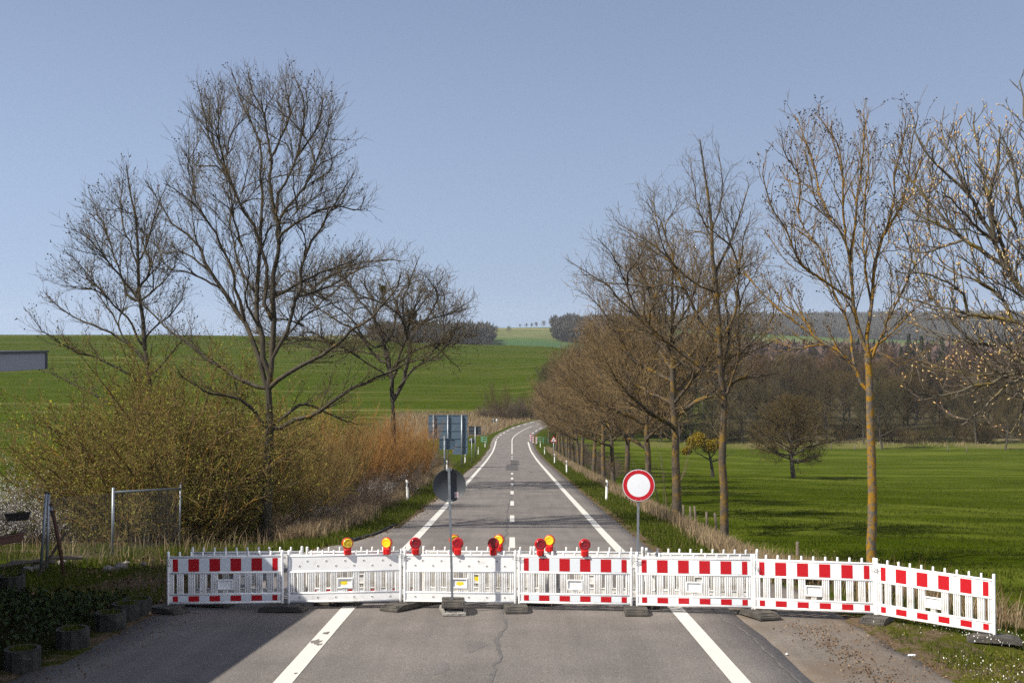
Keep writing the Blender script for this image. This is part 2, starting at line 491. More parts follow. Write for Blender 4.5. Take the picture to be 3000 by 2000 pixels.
def ground_mat():
    """land cover comes from the 'cover' attribute (what grows there), fine variation from noise"""
    m, nt, b = newmat('ground')
    g = N(nt, "ShaderNodeNewGeometry")
    pos = g.outputs['Position']
    at = N(nt, "ShaderNodeAttribute", attribute_name='cover')
    mk = N(nt, "ShaderNodeAttribute", attribute_name='mask')      # r: drilled field, g: meadow, b: bare earth
    sp = N(nt, "ShaderNodeSeparateColor"); L(nt, mk.outputs['Color'], sp.inputs[0])
    c = at.outputs['Color']
    nf = noise(nt, 14, 4, 0.7, vec=pos)
    c = mix(nt, 1.0, c, ramp(nt, nf.outputs[0], [(0.25, 0.55), (0.75, 1.4)]).outputs[0], 'MULTIPLY')
    nm = noise(nt, 0.35, 6, 0.65, vec=pos, stretch=(0.45, 1, 1))
    c = mix(nt, 1.0, c, ramp(nt, nm.outputs[0], [(0.3, (0.72, 0.78, 0.7)), (0.7, (1.25, 1.18, 1.2))]).outputs[0], 'MULTIPLY')
    # meadow: pale rank patches
    np_ = noise(nt, 0.09, 6, 0.7, vec=pos, stretch=(0.5, 1.6, 1))
    fm = ramp(nt, np_.outputs[0], [(0.46, 0.0), (0.66, 0.85)]).outputs[0]
    fmm = mix(nt, 1.0, fm, sp.outputs[1], 'MULTIPLY')
    c = mix(nt, fmm, c, (0.125, 0.148, 0.020))
    # field: drill rows with straw-coloured gaps
    ns = noise(nt, 0.02, 7, 0.72, vec=pos, stretch=(0.22, 1.6, 1))
    fs = ramp(nt, ns.outputs[0], [(0.42, 0.0), (0.62, 0.85)]).outputs[0]
    nl = noise(nt, 0.16, 5, 0.75, vec=pos, stretch=(0.05, 1.5, 1))
    fl = ramp(nt, nl.outputs[0], [(0.50, 0.0), (0.66, 0.9)]).outputs[0]
    fs2 = mix(nt, 1.0, fs, fl, 'MULTIPLY')
    fs2 = mix(nt, 1.0, fs2, sp.outputs[0], 'MULTIPLY')
    c = mix(nt, fs2, c, (0.24, 0.20, 0.08))
    # bare earth, ragged edge
    ne = noise(nt, 1.6, 6, 0.75, vec=pos)
    fa = N(nt, "ShaderNodeMath", operation='ADD'); L(nt, sp.outputs[2], fa.inputs[0]); L(nt, ne.outputs[0], fa.inputs[1])
    fe = ramp(nt, fa.outputs[0], [(0.86, 0.0), (1.0, 1.0)]).outputs[0]
    ce = ramp(nt, nf.outputs[0], [(0.3, (0.075, 0.052, 0.034)), (0.7, (0.20, 0.145, 0.095))]).outputs[0]
    c = mix(nt, fe, c, ce)
    L(nt, c, b.inputs['Base Color'])
    b.inputs['Roughness'].default_value = 0.95
    b.inputs['Specular IOR Level'].default_value = 0.0
    bump(nt, b, nf.outputs[0], 0.8, 0.06)
    return m
M['ground'] = ground_mat()

# base colours are set on the dark side for everything but white goods and reflective sheeting
KEEP = {'white_plastic', 'back_plastic', 'sheet_white', 'sheet_red', 'sign_white', 'sign_red', 'post_white', 'daisy', 'blossom', 'lens_red', 'lens_yellow', 'lens_orange', 'lamp_red', 'bud', 'yellow_label'}
for k_, m_ in M.items():
    if k_ in KEEP: continue
    nt_ = m_.node_tree
    for n_ in list(nt_.nodes):
        sock = n_.inputs.get('Base Color') if n_.type == 'BSDF_PRINCIPLED' else (n_.inputs[0] if n_.type == 'BSDF_TRANSLUCENT' else None)
        if sock is None or not sock.links: continue
        src_ = sock.links[0].from_socket
        f_ = 0.78 if k_ == 'road_paint' else 0.74
        L(nt_, mix(nt_, 1.0, src_, (f_, f_, f_), 'MULTIPLY'), sock)
# ------------------------------------------------------------------ terrain
_kd = np.array([-30, 0, 15.33, 21.6, 34.0, 51.2, 98.6, 150, 198, 227, 270, 400], float)
_kz = np.array([-1.6, -3.40, -4.38, -4.80, -5.82, -7.17, -10.80, -14.6, -17.6, -18.5, -18.5, -17.0], float)
_m = np.gradient(_kz, _kd)
def zr(d):
    """road height (camera height is 0 in this table, shifted to world below)"""
    d = np.clip(np.asarray(d, float), _kd[0], _kd[-1])
    i = np.clip(np.searchsorted(_kd, d) - 1, 0, len(_kd) - 2)
    h = _kd[i + 1] - _kd[i]; t = (d - _kd[i]) / h
    return ((2*t**3 - 3*t**2 + 1) * _kz[i] + (t**3 - 2*t**2 + t) * h * _m[i]
            + (-2*t**3 + 3*t**2) * _kz[i+1] + (t**3 - t**2) * h * _m[i+1]) + CAMZ

def xc(d):
    d = np.asarray(d, float)
    return np.where(d > 222, (d - 222) ** 2 / 356.0, 0.0)

def road_left(d):
    return xc(d) + np.interp(d, [0, 15, 21.5, 25, 28, 31, 34, 38, 45, 60, 400], [-6.6, -6.5, -6.3, -6.2, -6.2, -5.9, -5.1, -4.25, -3.8, -3.72, -3.72])
def road_right(d):
    return xc(d) + np.interp(d, [0, 40, 60, 400], [3.86, 3.95, 3.9, 3.8])
def apron_right(d):
    return np.interp(d, [0, 15, 18, 20.5, 22.5, 25, 28, 31], [6.0, 5.85, 5.7, 5.75, 6.0, 5.6, 4.6, 3.9])

def ground(x, d):
    x = np.asarray(x, float); d = np.asarray(d, float)
    x, d = np.broadcast_arrays(x, d)
    zc = zr(np.minimum(d, 300)) - CAMZ
    r = x - xc(np.minimum(d, 300))
    # cross section
    near = sstep(30, 24, d)
    offR = -1.3 * (near * sstep(6.5, 13, r) + (1 - near) * sstep(5.0, 9.5, r)) - 0.6 * sstep(12, 40, r)
    offL = -0.35 * sstep(-5.5, -8, r) * sstep(30, 40, d) - 1.8 * sstep(-8, -26, r) * sstep(32, 70, d)
    yard = 0.35 * sstep(-6.8, -9.0, r) * sstep(24, 17, d)
    z = zc + offR + offL + yard
    # beyond the stream
    px6 = x / 620.0 * FPX + 1500
    A = np.interp(px6, [-3000, 0, 500, 800, 1280, 1600, 1900, 2300, 3000, 9000], [4.5, 3.5, 3.4, 2.8, -1.2, -2.5, -9, -15, -16.5, -16])
    px14 = x / 1400.0 * FPX + 1500
    H2 = np.interp(px14, [-2000, 0, 700, 1130, 1440, 1700, 2000, 2500, 3500], [2, 2, 4, 9, 15.6, 17, 13, 3, -8])
    px23 = x / 2300.0 * FPX + 1500
    H3 = np.interp(px23, [0, 1200, 1600, 1900, 2300, 2700, 3500], [2, 4, 10, 30, 36, 40, 38])
    t1 = np.clip((d - 245) / (620 - 245), 0, 1)
    s1 = 1 - (1 - t1) ** 1.55
    s1 = s1 * np.where(d < 340, np.maximum(sstep(5, 22, np.abs(r)), sstep(300, 340, d)), 1.0)
    hill = z * (1 - s1) + A * s1
    z = np.where(d > 245, hill, z)
    def seg(z, a, b, za, zb):
        t = sstep(a, b, d)
        return np.where(d > a, za + (zb - za) * t, z)
    D1 = np.minimum(A - 3, H2 - 14)
    z = seg(z, 620, 880, A, D1)
    z = seg(z, 880, 1400, D1, H2)
    z = seg(z, 1400, 1600, H2, H2 - 3)
    z = seg(z, 1600, 2300, H2 - 3, H3)
    z = seg(z, 2300, 2600, H3, H3 - 2)
    return z + CAMZ

def gz(x, d): return float(ground(np.array([x]), np.array([d]))[0])

rng0 = np.random.default_rng(5)
def axis(pieces):
    out = []
    for a, b, s in pieces: out.append(np.arange(a, b, s))
    return np.concatenate(out + [np.array([pieces[-1][1]])])
xs_p = axis([(0, 12, 0.48), (12, 40, 1.6), (40, 120, 5), (120, 400, 20), (400, 2600, 110)])
xs = np.unique(np.concatenate([-xs_p, xs_p]))
ds = axis([(-60, 0, 6), (0, 60, 0.5), (60, 130, 1.2), (130, 320, 3), (320, 760, 9), (760, 1600, 20), (1600, 2600, 60)])
X, D = np.meshgrid(xs, ds)
Z = ground(X, D)
bumps = (np.sin(X * 0.9 + np.sin(D * 0.31) * 2) * np.sin(D * 0.53 + np.cos(X * 0.41)) * 0.05 + rng0.normal(0, 0.018, X.shape))
inroad = (X > road_left(D) + 0.22) & (X < np.maximum(road_right(D), np.where(D < 31, apron_right(D), -99)) - 0.22) & (D < 335)
Z = np.where(inroad, Z - 0.14, Z + bumps * sstep(0.0, 2.5, np.minimum(np.abs(X - road_left(D)), np.abs(X - road_right(D)))) * (D < 320) + 0.005)
nx, nd = len(xs), len(ds)
V = np.stack([X.ravel(), D.ravel(), Z.ravel()], 1)
ii = (np.arange(nd - 1)[:, None] * nx + np.arange(nx - 1)[None, :]).ravel()
Fq = np.stack([ii, ii + 1, ii + nx + 1, ii + nx], 1)
me = np_mesh('ground', V, Fq, M['ground'], True)
# land cover
R = X - xc(np.minimum(D, 300))
cov = np.zeros(X.shape + (3,)); cov[:] = (0.054, 0.074, 0.008)                      # verge grass
def paint(mask, col):
    global cov
    mk = np.clip(mask, 0, 1)[..., None]
    cov = cov * (1 - mk) + np.array(col) * mk
meadow = sstep(6.5, 9.0, R) * (D < 250)
paint(meadow, (0.048, 0.070, 0.003))
paint(meadow * sstep(60, 150, D), (0.058, 0.082, 0.006))
field = sstep(-14, -18, R) * (D > 40) * (D < 250) + (D >= 250) * sstep(262, 275, D) * (D < 700) * sstep(60, 40, X)
paint(field, (0.045, 0.069, 0.001))
paint(sstep(-9, -12, R) * sstep(-22, -16, R) * (D > 30) * (D < 130), (0.10, 0.085, 0.05))      # rough ground under the hedge
paint(sstep(238, 250, D) * sstep(292, 274, D) * sstep(-34, -22, X) * sstep(24, 12, X) * (R < -5), (0.27, 0.21, 0.125))  # dead reed strip
paint(sstep(238, 250, D) * sstep(300, 280, D) * sstep(34, 60, X), (0.20, 0.17, 0.09))
paint(sstep(226, 230, D) * sstep(248, 242, D) * sstep(18, 24, X) * (0.5 + 0.5 * np.sin(X * .21) * np.sin(X * .083 + 1)), (0.20, 0.17, 0.08))           # dry margin along the stream
paint(sstep(26, 21, D) * sstep(-6.0, -7.0, R), (0.022, 0.022, 0.010))       # dark yard earth, its colour lowered further to deepen the building's shade
paint((D > 255) * sstep(40, 60, X) * (D < 800), (0.075, 0.065, 0.035))
paint((D > 700) * 1.0, (0.070, 0.120, 0.030))
paint(sstep(900, 940, D) * sstep(1080, 1040, D), (0.052, 0.112, 0.040))
paint(sstep(1090, 1130, D) * sstep(1270, 1240, D), (0.135, 0.150, 0.060))
paint(sstep(1265, 1280, D) * sstep(1320, 1300, D) * sstep(150, 20, X), (0.24, 0.20, 0.10))
paint((D > 1600) * 1.0, (0.085, 0.075, 0.06))
mk = np.zeros(X.shape + (3,))
mk[..., 0] = np.clip(field, 0, 1); mk[..., 1] = np.clip(meadow, 0, 1)
edge = np.minimum(np.abs(X - road_left(D)), np.abs(X - np.where(D < 31, np.maximum(apron_right(D), road_right(D)), road_right(D))))
bare = np.clip(1 - edge / 0.9, 0, 1) * 0.55 * (D < 300)
bare = np.maximum(bare, 0.62 * sstep(-5.4, -6.2, R) * sstep(-10, -7.8, R) * sstep(20, 23, D) * sstep(33, 29, D))
bare = np.maximum(bare, 0.40 * sstep(26, 30, D) * sstep(46, 38, D) * sstep(3.6, 4.2, R) * sstep(5.4, 4.6, R))
bare = np.maximum(bare, 0.46 * sstep(24, 18, D) * sstep(5.2, 5.8, R) * sstep(9.5, 6.5, R))
paint(sstep(23, 19, D) * sstep(5.3, 6.0, R) * sstep(11, 8.5, R), (0.085, 0.092, 0.014))
mk[..., 2] = bare
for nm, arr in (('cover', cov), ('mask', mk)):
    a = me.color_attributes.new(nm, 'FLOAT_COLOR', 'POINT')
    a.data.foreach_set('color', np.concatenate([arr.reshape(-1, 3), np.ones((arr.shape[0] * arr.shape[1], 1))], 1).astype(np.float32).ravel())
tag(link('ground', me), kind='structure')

# ------------------------------------------------------------------ road
def strip(name, dd, lo, hi, dz, mat, nx=9, skirt=0.0, kind='structure', parent=None):
    dd = np.asarray(dd, float)
    lo = lo(dd) if callable(lo) else np.asarray(lo, float); hi = hi(dd) if callable(hi) else np.asarray(hi, float)
    t = np.linspace(0, 1, nx)
    XX = lo[:, None] * (1 - t) + hi[:, None] * t
    DD = np.repeat(dd[:, None], nx, 1)
    ZZ = zr(DD) + dz
    if skirt:
        XX = np.concatenate([XX[:, :1] - 0.02, XX, XX[:, -1:] + 0.02], 1); DD = np.concatenate([DD[:, :1], DD, DD[:, -1:]], 1)
        ZZ = np.concatenate([ZZ[:, :1] - skirt, ZZ, ZZ[:, -1:] - skirt], 1)
    n = XX.shape[1]
    V = np.stack([XX.ravel(), DD.ravel(), ZZ.ravel()], 1)
    i = (np.arange(len(dd) - 1)[:, None] * n + np.arange(n - 1)[None, :]).ravel()
    o = link(name, np_mesh(name, V, np.stack([i, i + 1, i + n + 1, i + n], 1), mat, True), parent)
    if kind: o['kind'] = kind
    return o

rd = axis([(-40, 0, 4), (0, 60, 0.5), (60, 130, 1.5), (130, 338, 3)])
jit = np.random.default_rng(3)
jl = np.convolve(jit.normal(0, 0.10, len(rd)), np.ones(3) / 3, 'same'); jr = np.convolve(jit.normal(0, 0.03, len(rd)), np.ones(3) / 3, 'same')
road = strip('road', rd, road_left(rd) + jl, road_right(rd) + jr, 0.0, M['asphalt'], 15, 0.16)
ap_d = np.arange(-40, 30.6, 0.5)
apron = strip('worn_apron', ap_d, np.full(len(ap_d), 3.84), apron_right(ap_d) + np.random.default_rng(8).normal(0, 0.06, len(ap_d)), -0.012, M['apron'], 8, 0.16)

def marking(d0, d1, x0, x1, name, step=1.5):
    dd = np.append(np.arange(d0, d1, step), d1)
    o = strip(name, dd, xc(dd) + x0, xc(dd) + x1, 0.006, M['road_paint'], 2, 0, None, road)
    return o
marking(-30, 221, -3.07, -2.82, 'edge_line')
marking(-30, 217, 2.82, 3.07, 'edge_line')
for k in range(14):
    marking(224 + k * 6, 227 + k * 6, -3.07, -2.82, 'edge_dash')
for k in range(8):
    marking(236 + k * 6, 239 + k * 6, 2.82, 3.07, 'edge_dash')
for k in range(16):
    a = 33.4 + k * 10.1 - 30.3
    if a > 24 or a < 12:
        marking(a, a + 3.6, -0.08, 0.09, 'centre_dash')
marking(170, 262, -0.08, 0.09, 'centre_line')
for k in range(6): marking(266 + k * 8, 270 + k * 8, -0.08, 0.09, 'centre_dash')

# patches, sealed crack, chips
for i, (a, b, x0, x1) in enumerate([(104, 124, -0.55, 0.55), (121, 140, -0.15, 0.75)]):
    strip('tar_patch', np.arange(a, b + .1, 1.0), np.full(len(np.arange(a, b + .1, 1.0)), x0), np.full(len(np.arange(a, b + .1, 1.0)), x1), 0.014, M['asphalt_patch'], 2, 0, None, road)
r1 = np.random.default_rng(21)
def crack(name, pts, w, seed):
    rr = np.random.default_rng(seed)
    pts = np.array(pts, float)
    dd = np.arange(pts[0, 0], pts[-1, 0], 0.16)
    cx = np.interp(dd, pts[:, 0], pts[:, 1]) + np.convolve(rr.normal(0, 0.06, len(dd)), np.ones(9) / 9, 'same') * 2.0
    ww = w * (0.6 + 0.8 * rr.random(len(dd)))
    strip(name, dd, cx - ww, cx + ww, 0.004, M['tar'], 2, 0, None, road)
crack('sealed_crack', [(12, -0.25), (15.3, -0.22), (18, -0.2), (19.5, -0.10), (21, -0.17), (24, -0.2), (28, -0.22), (34, -0.22), (41, -0.17), (52, -0.14), (64, 0.0), (76, 0.09), (84, 0.06)], 0.028, 1)
crack('hairline_crack', [(10, 3.5), (17, 3.72), (19, 3.66), (22, 3.6), (26, 3.55)], 0.016, 2)
crack('hairline_crack', [(92, 1.2), (98, 1.6), (104, 1.4)], 0.03, 4)
# worn spots on the left edge line
def chip(cx, cd, sx, sd, seed, name='paint_chip', mat='asphalt', dz=0.009):
    rr = np.random.default_rng(seed); n = 13
    a = np.linspace(0, 2 * np.pi, n, endpoint=False); q = 0.45 + 0.75 * rr.random(n)
    V = np.stack([cx + np.cos(a) * sx * q, cd + np.sin(a) * sd * q], 1)
    V = np.c_[V, zr(V[:, 1]) + dz]
    link(name, np_mesh(name, V, np.arange(n)[None, :], M[mat]), road)
chip(-2.98, 18.15, 0.09, 0.22, 1); chip(-2.9, 17.95, 0.07, 0.10, 2); chip(-2.94, 18.9, 0.07, 0.14, 3)
chip(-2.88, 15.9, 0.025, 0.05, 4); chip(-0.55, 17.9, 0.16, 0.5, 5, 'asphalt_stain', 'asphalt_stain', 0.003); chip(-0.95, 16.2, 0.13, 0.6, 6, 'asphalt_stain', 'asphalt_stain', 0.003)
# side track joining in the valley, low kerb on the left
sd = np.arange(228, 262, 2.0)
tr = strip('side_track', sd, -3.6 + (sd - 228) * -0.10 - 1.0, np.full(len(sd), -3.6) + xc(sd) * 0.3, -0.02, M['apron'], 4, 0.2)
for k in range(9):
    d0 = 35.2 + k * 0.75; xk = float(road_left(d0 + .37)) - 0.10
    kb = MB(); kb.box((0, 0, 0), (0.10, 0.73, 0.16), 0.015); kb_o = kb.build('kerb_stone', M['concrete'], road)
    kb_o.location = (xk, d0 + .37, float(zr(d0 + .37)) - 0.02); kb_o.rotation_euler = (-.075, 0, -0.14)
# ------------------------------------------------------------------ vegetation machinery
def norm(v): return v / np.maximum(np.linalg.norm(v, axis=-1, keepdims=True), 1e-9)

def tubes(pts, rad, sides):
    """pts (N,K,3), rad (N,K) -> verts, quads"""
    Nn, K, _ = pts.shape
    if Nn == 0: return np.zeros((0, 3)), np.zeros((0, 4), int)
    T = np.empty_like(pts)
    T[:, 1:-1] = pts[:, 2:] - pts[:, :-2]; T[:, 0] = pts[:, 1] - pts[:, 0]; T[:, -1] = pts[:, -1] - pts[:, -2]
    T = norm(T)
    ax = norm(pts[:, -1] - pts[:, 0])
    ref = np.where(np.abs(ax[:, 2:3]) < 0.8, np.array([[0, 0, 1.0]]), np.array([[1.0, 0, 0]]))[:, None, :]
    U = norm(np.cross(T, np.broadcast_to(ref, T.shape))); Vv = np.cross(T, U)
    a = np.arange(sides) * 2 * np.pi / sides
    ring = pts[:, :, None, :] + rad[:, :, None, None] * (np.cos(a)[None, None, :, None] * U[:, :, None, :] + np.sin(a)[None, None, :, None] * Vv[:, :, None, :])
    base = (np.arange(Nn)[:, None, None] * K + np.arange(K - 1)[None, :, None]) * sides
    s = np.arange(sides)[None, None, :]; s2 = (s + 1) % sides
    F = np.stack([base + s, base + s2, base + sides + s2, base + sides + s], -1).reshape(-1, 4)
    return ring.reshape(-1, 3), F

def join(parts):
    Vs, Fs, o = [], [], 0
    for v, f in parts:
        Vs.append(v); Fs.append(f + o); o += len(v)
    return np.concatenate(Vs), np.concatenate(Fs)

def grow(st, di, ln, K, wig, trop, rg, sag=0.0):
    n = len(st)
    P = np.empty((n, K + 1, 3)); P[:, 0] = st
    d = norm(di)
    for k in range(K):
        d = norm(d + rg.normal(0, wig, (n, 3)) + np.array([0, 0, 1.0]) * trop - np.array([0, 0, 1.0]) * sag * (k / K))
        P[:, k + 1] = P[:, k] + d * (ln / K)[:, None]
    return P

def taper(r0, r1, K): 
    t = np.linspace(0, 1, K + 1)[None, :]
    return r0[:, None] * (1 - t) + r1[:, None] * t

def spawn(P, R, per_m, rg, tmin=0.15, ang=(30, 60), lenf=lambda L_, t, g: L_ * 0.5 * (1 - 0.5 * t), up=0.0, tip=True):
    """side shoots along polylines P with radii R"""
    n, K1, _ = P.shape; K = K1 - 1
    seg = np.linalg.norm(P[:, 1:] - P[:, :-1], axis=2); Ln = seg.sum(1)
    cnt = np.maximum(1, (per_m * Ln * (1 - tmin) + rg.random(n)).astype(int))
    idx = np.repeat(np.arange(n), cnt)
    first = np.concatenate([[0], np.cumsum(cnt)[:-1]])
    k = np.arange(len(idx)) - first[idx]
    t = tmin + (1 - tmin) * (k + rg.random(len(idx))) / cnt[idx]
    t = np.clip(t, 0, 0.995)
    f = t * K; i = f.astype(int); u = (f - i)[:, None]
    pos = P[idx, i] * (1 - u) + P[idx, i + 1] * u
    tan = norm(P[idx, i + 1] - P[idx, i])
    rp = R[idx, i] * (1 - u[:, 0]) + R[idx, i + 1] * u[:, 0]
    az = k * 2.4 + rg.random(len(idx)) * 1.2 + idx * 1.7
    ref = np.where(np.abs(tan[:, 2:3]) < 0.9, np.array([[0, 0, 1.0]]), np.array([[1.0, 0, 0]]))
    U = norm(np.cross(tan, ref)); Vv = np.cross(tan, U)
    perp = np.cos(az)[:, None] * U + np.sin(az)[:, None] * Vv
    a = np.radians(rg.uniform(ang[0], ang[1], len(idx)))[:, None]
    d = norm(np.cos(a) * tan + np.sin(a) * perp + np.array([0, 0, up]))
    ln = lenf(Ln[idx], t, rg) * rg.uniform(0.65, 1.3, len(idx))
    return pos, d, ln, rp

def resample(pts, K, smooth=True):
    pts = np.asarray(pts, float)
    if smooth and len(pts) > 2:                     # Catmull-Rom
        q = np.vstack([2 * pts[0] - pts[1], pts, 2 * pts[-1] - pts[-2]])
        out = []
        for i in range(1, len(q) - 2):
            for t in np.linspace(0, 1, 6, endpoint=False):
                a, b, c, d = q[i - 1], q[i], q[i + 1], q[i + 2]
                out.append(0.5 * (2*b + (c - a)*t + (2*a - 5*b + 4*c - d)*t*t + (3*b - a - 3*c + d)*t**3))
        out.append(q[-2]); pts = np.array(out)
    s = np.concatenate([[0], np.cumsum(np.linalg.norm(np.diff(pts, axis=0), axis=1))])
    u = np.linspace(0, s[-1], K + 1)
    return np.stack([np.interp(u, s, pts[:, j]) for j in range(3)], 1)

def blobs(pos, size, rg, kind='oct', axis=None):
    """small closed buds / seed clusters (octahedra)"""
    n = len(pos)
    if axis is None: axis = norm(rg.normal(0, 1, (n, 3)))
    ref = norm(rg.normal(0, 1, (n, 3)))
    U = norm(np.cross(axis, ref)); Vv = np.cross(axis, U)
    s = (size * rg.uniform(0.7, 1.3, n))[:, None]
    lng = 1.6 if kind == 'bud' else 1.0
    V = np.stack([pos + axis * s * lng, pos - axis * s * 0.8, pos + U * s * .6, pos + Vv * s * .6, pos - U * s * .6, pos - Vv * s * .6], 1).reshape(-1, 3)
    f = np.array([[0, 2, 3], [0, 3, 4], [0, 4, 5], [0, 5, 2], [1, 3, 2], [1, 4, 3], [1, 5, 4], [1, 2, 5]])
    return V, (np.arange(n)[:, None, None] * 6 + f[None]).reshape(-1, 3)

def leaves(pos, size, rg, upbias=0.3):
    n = len(pos)
    a = norm(rg.normal(0, 1, (n, 3)) + np.array([0, 0, upbias])); b = norm(np.cross(a, rg.normal(0, 1, (n, 3))))
    s = (size * rg.uniform(0.6, 1.4, n))[:, None]
    V = np.stack([pos, pos + a * s * 0.5 + b * s * 0.32, pos + a * s, pos + a * s * 0.5 - b * s * 0.32], 1).reshape(-1, 3)
    return V, np.arange(n * 4).reshape(n, 4)

def tree_from_limbs(limbs, rads, rg, p):
    """limbs: list of polylines (local metres). returns dict of numpy meshes"""
    K = 14
    P1 = np.stack([resample(l, K) for l in limbs])
    Ln = np.linalg.norm(np.diff(P1, axis=1), axis=2).sum(1)
    wob = rg.normal(0, 1, P1.shape) * (0.0045 * Ln)[:, None, None]; wob[:, 0] = 0; wob[0] *= .35
    P1 = P1 + wob
    r0 = np.array([r[0] for r in rads]); r1 = np.array([r[1] for r in rads])
    t = np.linspace(0, 1, K + 1)[None]
    R1 = r1[:, None] + (r0 - r1)[:, None] * (1 - t) ** 0.9
    out = {}
    tr = [tubes(P1, R1, p.get('sides', 7))]
    # second order boughs
    L2f = p['L2']; 
    pos, d, ln, rp = spawn(P1[p.get('skip', 0):], R1[p.get('skip', 0):], p['n2'], rg, p.get('tmin', 0.25), p.get('a2', (25, 55)), lambda L_, tt, g: L2f * (1 - p.get('tipcut', .72) * tt), p.get('up2', 0.25))
    P2 = grow(pos, d, ln, 6, p.get('wig', 0.10), p.get('trop2', 0.08), rg, p.get('sag', 0))
    rr = np.minimum(rp * 0.55, 0.005 + 0.010 * ln) * p.get('thick', 1)
    R2 = taper(rr, np.full(len(rr), 0.004 * p.get('thick', 1)), 6)
    big = ln > p.get('bough', 1.2)
    tr.append(tubes(P2, R2, 4))
    # third order twigs, from boughs and from limb ends
    pos, d, ln, rp = spawn(P2, R2, p['n3'], rg, 0.12, p.get('a3', (25, 55)), lambda L_, tt, g: np.minimum(p['L3'] * (1 - 0.4 * tt), L_ * 0.8), p.get('up3', 0.2))
    P3 = grow(pos, d, ln, 3, p.get('wig', 0.10) * 1.3, p.get('trop3', 0.06), rg, p.get('sag', 0))
    th = p.get('twig_r', 0.0042)
    R3 = taper(np.minimum(rp * 0.8, th * 1.3), np.full(len(rp), th * 0.6), 3)
    tw = [tubes(P3, R3, 3)]
    ends = [P3[:, -1]]; enddir = [P3[:, -1] - P3[:, -2]]
    if p.get('n4', 0) > 0:
        pos, d, ln, rp = spawn(P3, R3, p['n4'], rg, 0.2, p.get('a4', (25, 60)), lambda L_, tt, g: np.full(len(tt), p['L4']), p.get('up4', 0.2))
        P4 = grow(pos, d, ln, 2, 0.14, 0.05, rg)
        R4 = taper(np.full(len(rp), th * 0.85), np.full(len(rp), th * 0.45), 2)
        tw.append(tubes(P4, R4, 3)); ends.append(P4[:, -1]); enddir.append(P4[:, -1] - P4[:, -2])
    ends.append(P2[:, -1]); enddir.append(P2[:, -1] - P2[:, -2])
    out['trunk'] = join(tr); out['crown'] = join(tw)
    out['ends'] = np.concatenate(ends); out['enddir'] = norm(np.concatenate(enddir))
    return out

def make_tree(name, loc, data, mt, mc, rg, tips=None):
    o = empty(name, loc)
    link('trunk', np_mesh('trunk', data['trunk'][0], data['trunk'][1], M[mt], True), o)
    c = link('crown', np_mesh('crown', data['crown'][0], data['crown'][1], M[mc], True), o)
    if tips:
        kind, mat, frac, size, clus, tname = tips
        e = data['ends']; dd = data['enddir']
        sel = rg.random(len(e)) < frac
        e = e[sel]; dd = dd[sel]
        if clus > 1:
            e = np.repeat(e, clus, 0) + rg.normal(0, size * 1.5, (len(e) * clus, 3)); dd = np.repeat(dd, clus, 0)
        V, F = blobs(e, size, rg, kind, dd if kind == 'bud' else None)
        b = link(tname, np_mesh(tname, V, F, M[mat]), c)
        b['kind'] = 'stuff'
    return o

def traced(paths, D, base, rg, amp=0.55):
    """paths: list of (r0, r1, depth_amp or None, [(px,py)...]); the first is the trunk. -> local limbs"""
    limbs, rads, depth = [], [], []
    base = np.array(base)
    for k, (r0, r1, am, pts) in enumerate(paths):
        pts = np.array(pts, float)
        if k == 0:
            off = np.zeros(len(pts)); Lp = [W(a, b, D) for a, b in pts]
            Lp[0] = base.copy()
        else:
            q0 = W(pts[0][0], pts[0][1], D)
            best = None
            for lb in limbs:
                dd = np.hypot(lb[:, 0] - q0[0], lb[:, 2] - q0[2]); i = dd.argmin()
                if best is None or dd[i] < best[0]: best = (dd[i], lb[i])
            y0 = best[1][1] - D
            s = np.concatenate([[0], np.cumsum(np.hypot(*np.diff(pts, axis=0).T))]); s /= s[-1]
            length = np.hypot(*np.diff(pts, axis=0).T).sum() / FPX * D
            if am is None: am = rg.uniform(-1, 1) * amp
            off = y0 + am * length * s ** 1.2
            Lp = [W(a, b, D + o_) for (a, b), o_ in zip(pts, off)]
            Lp[0] = best[1].copy() if best[0] < 1.2 else Lp[0]
        limbs.append(resample(np.array(Lp), 24)); rads.append((r0, r1))
    return [l - base for l in limbs], rads

def fill_crown(limbs, rads, rg, cen, rad, n, r0=.03, zmin=-.35):
    """extra limbs that fork off lower wood and reach evenly spread points of the crown's surface"""
    P = np.concatenate([l[3:-2] for l in limbs]); T = np.concatenate([norm(l[4:-1] - l[3:-2]) for l in limbs])
    done = [l[-1] for l in limbs]
    for k in range(n):
        v = norm(rg.normal(0, 1, (60, 3))); v = v[v[:, 2] > zmin]
        c = np.array(cen) + v * np.array(rad) * rg.uniform(.82, 1.0, (len(v), 1))
        gap = np.min(np.linalg.norm(c[:, None, :] - np.array(done)[None], axis=2), axis=1)
        tgt = c[gap.argmax()]; done.append(tgt)
        dv = tgt - P; ds = np.linalg.norm(dv, axis=1); u = dv / ds[:, None]
        cosA = (u * T).sum(1)
        cost = ds * (1 + 2.2 * (1 - cosA)) + np.where(ds < .9, 5, 0) + np.where(cosA < .55, 6, 0)
        i = cost.argmin(); s = P[i]; L_ = ds[i]
        m1 = s + (T[i] * .5 + u[i] * .5) * L_ * .35; m2 = s + u[i] * L_ * .70 + (T[i] - u[i]) * .06 * L_
        nl = resample(np.array([s, m1, m2, tgt + np.array([0, 0, .05 * L_])]), 24)
        limbs.append(nl); rads.append((r0 * min(1.3, .35 + L_ / 3), .006))
        P = np.concatenate([P, nl[6:-2]]); T = np.concatenate([T, norm(nl[7:-1] - nl[6:-2])])
    return limbs, rads

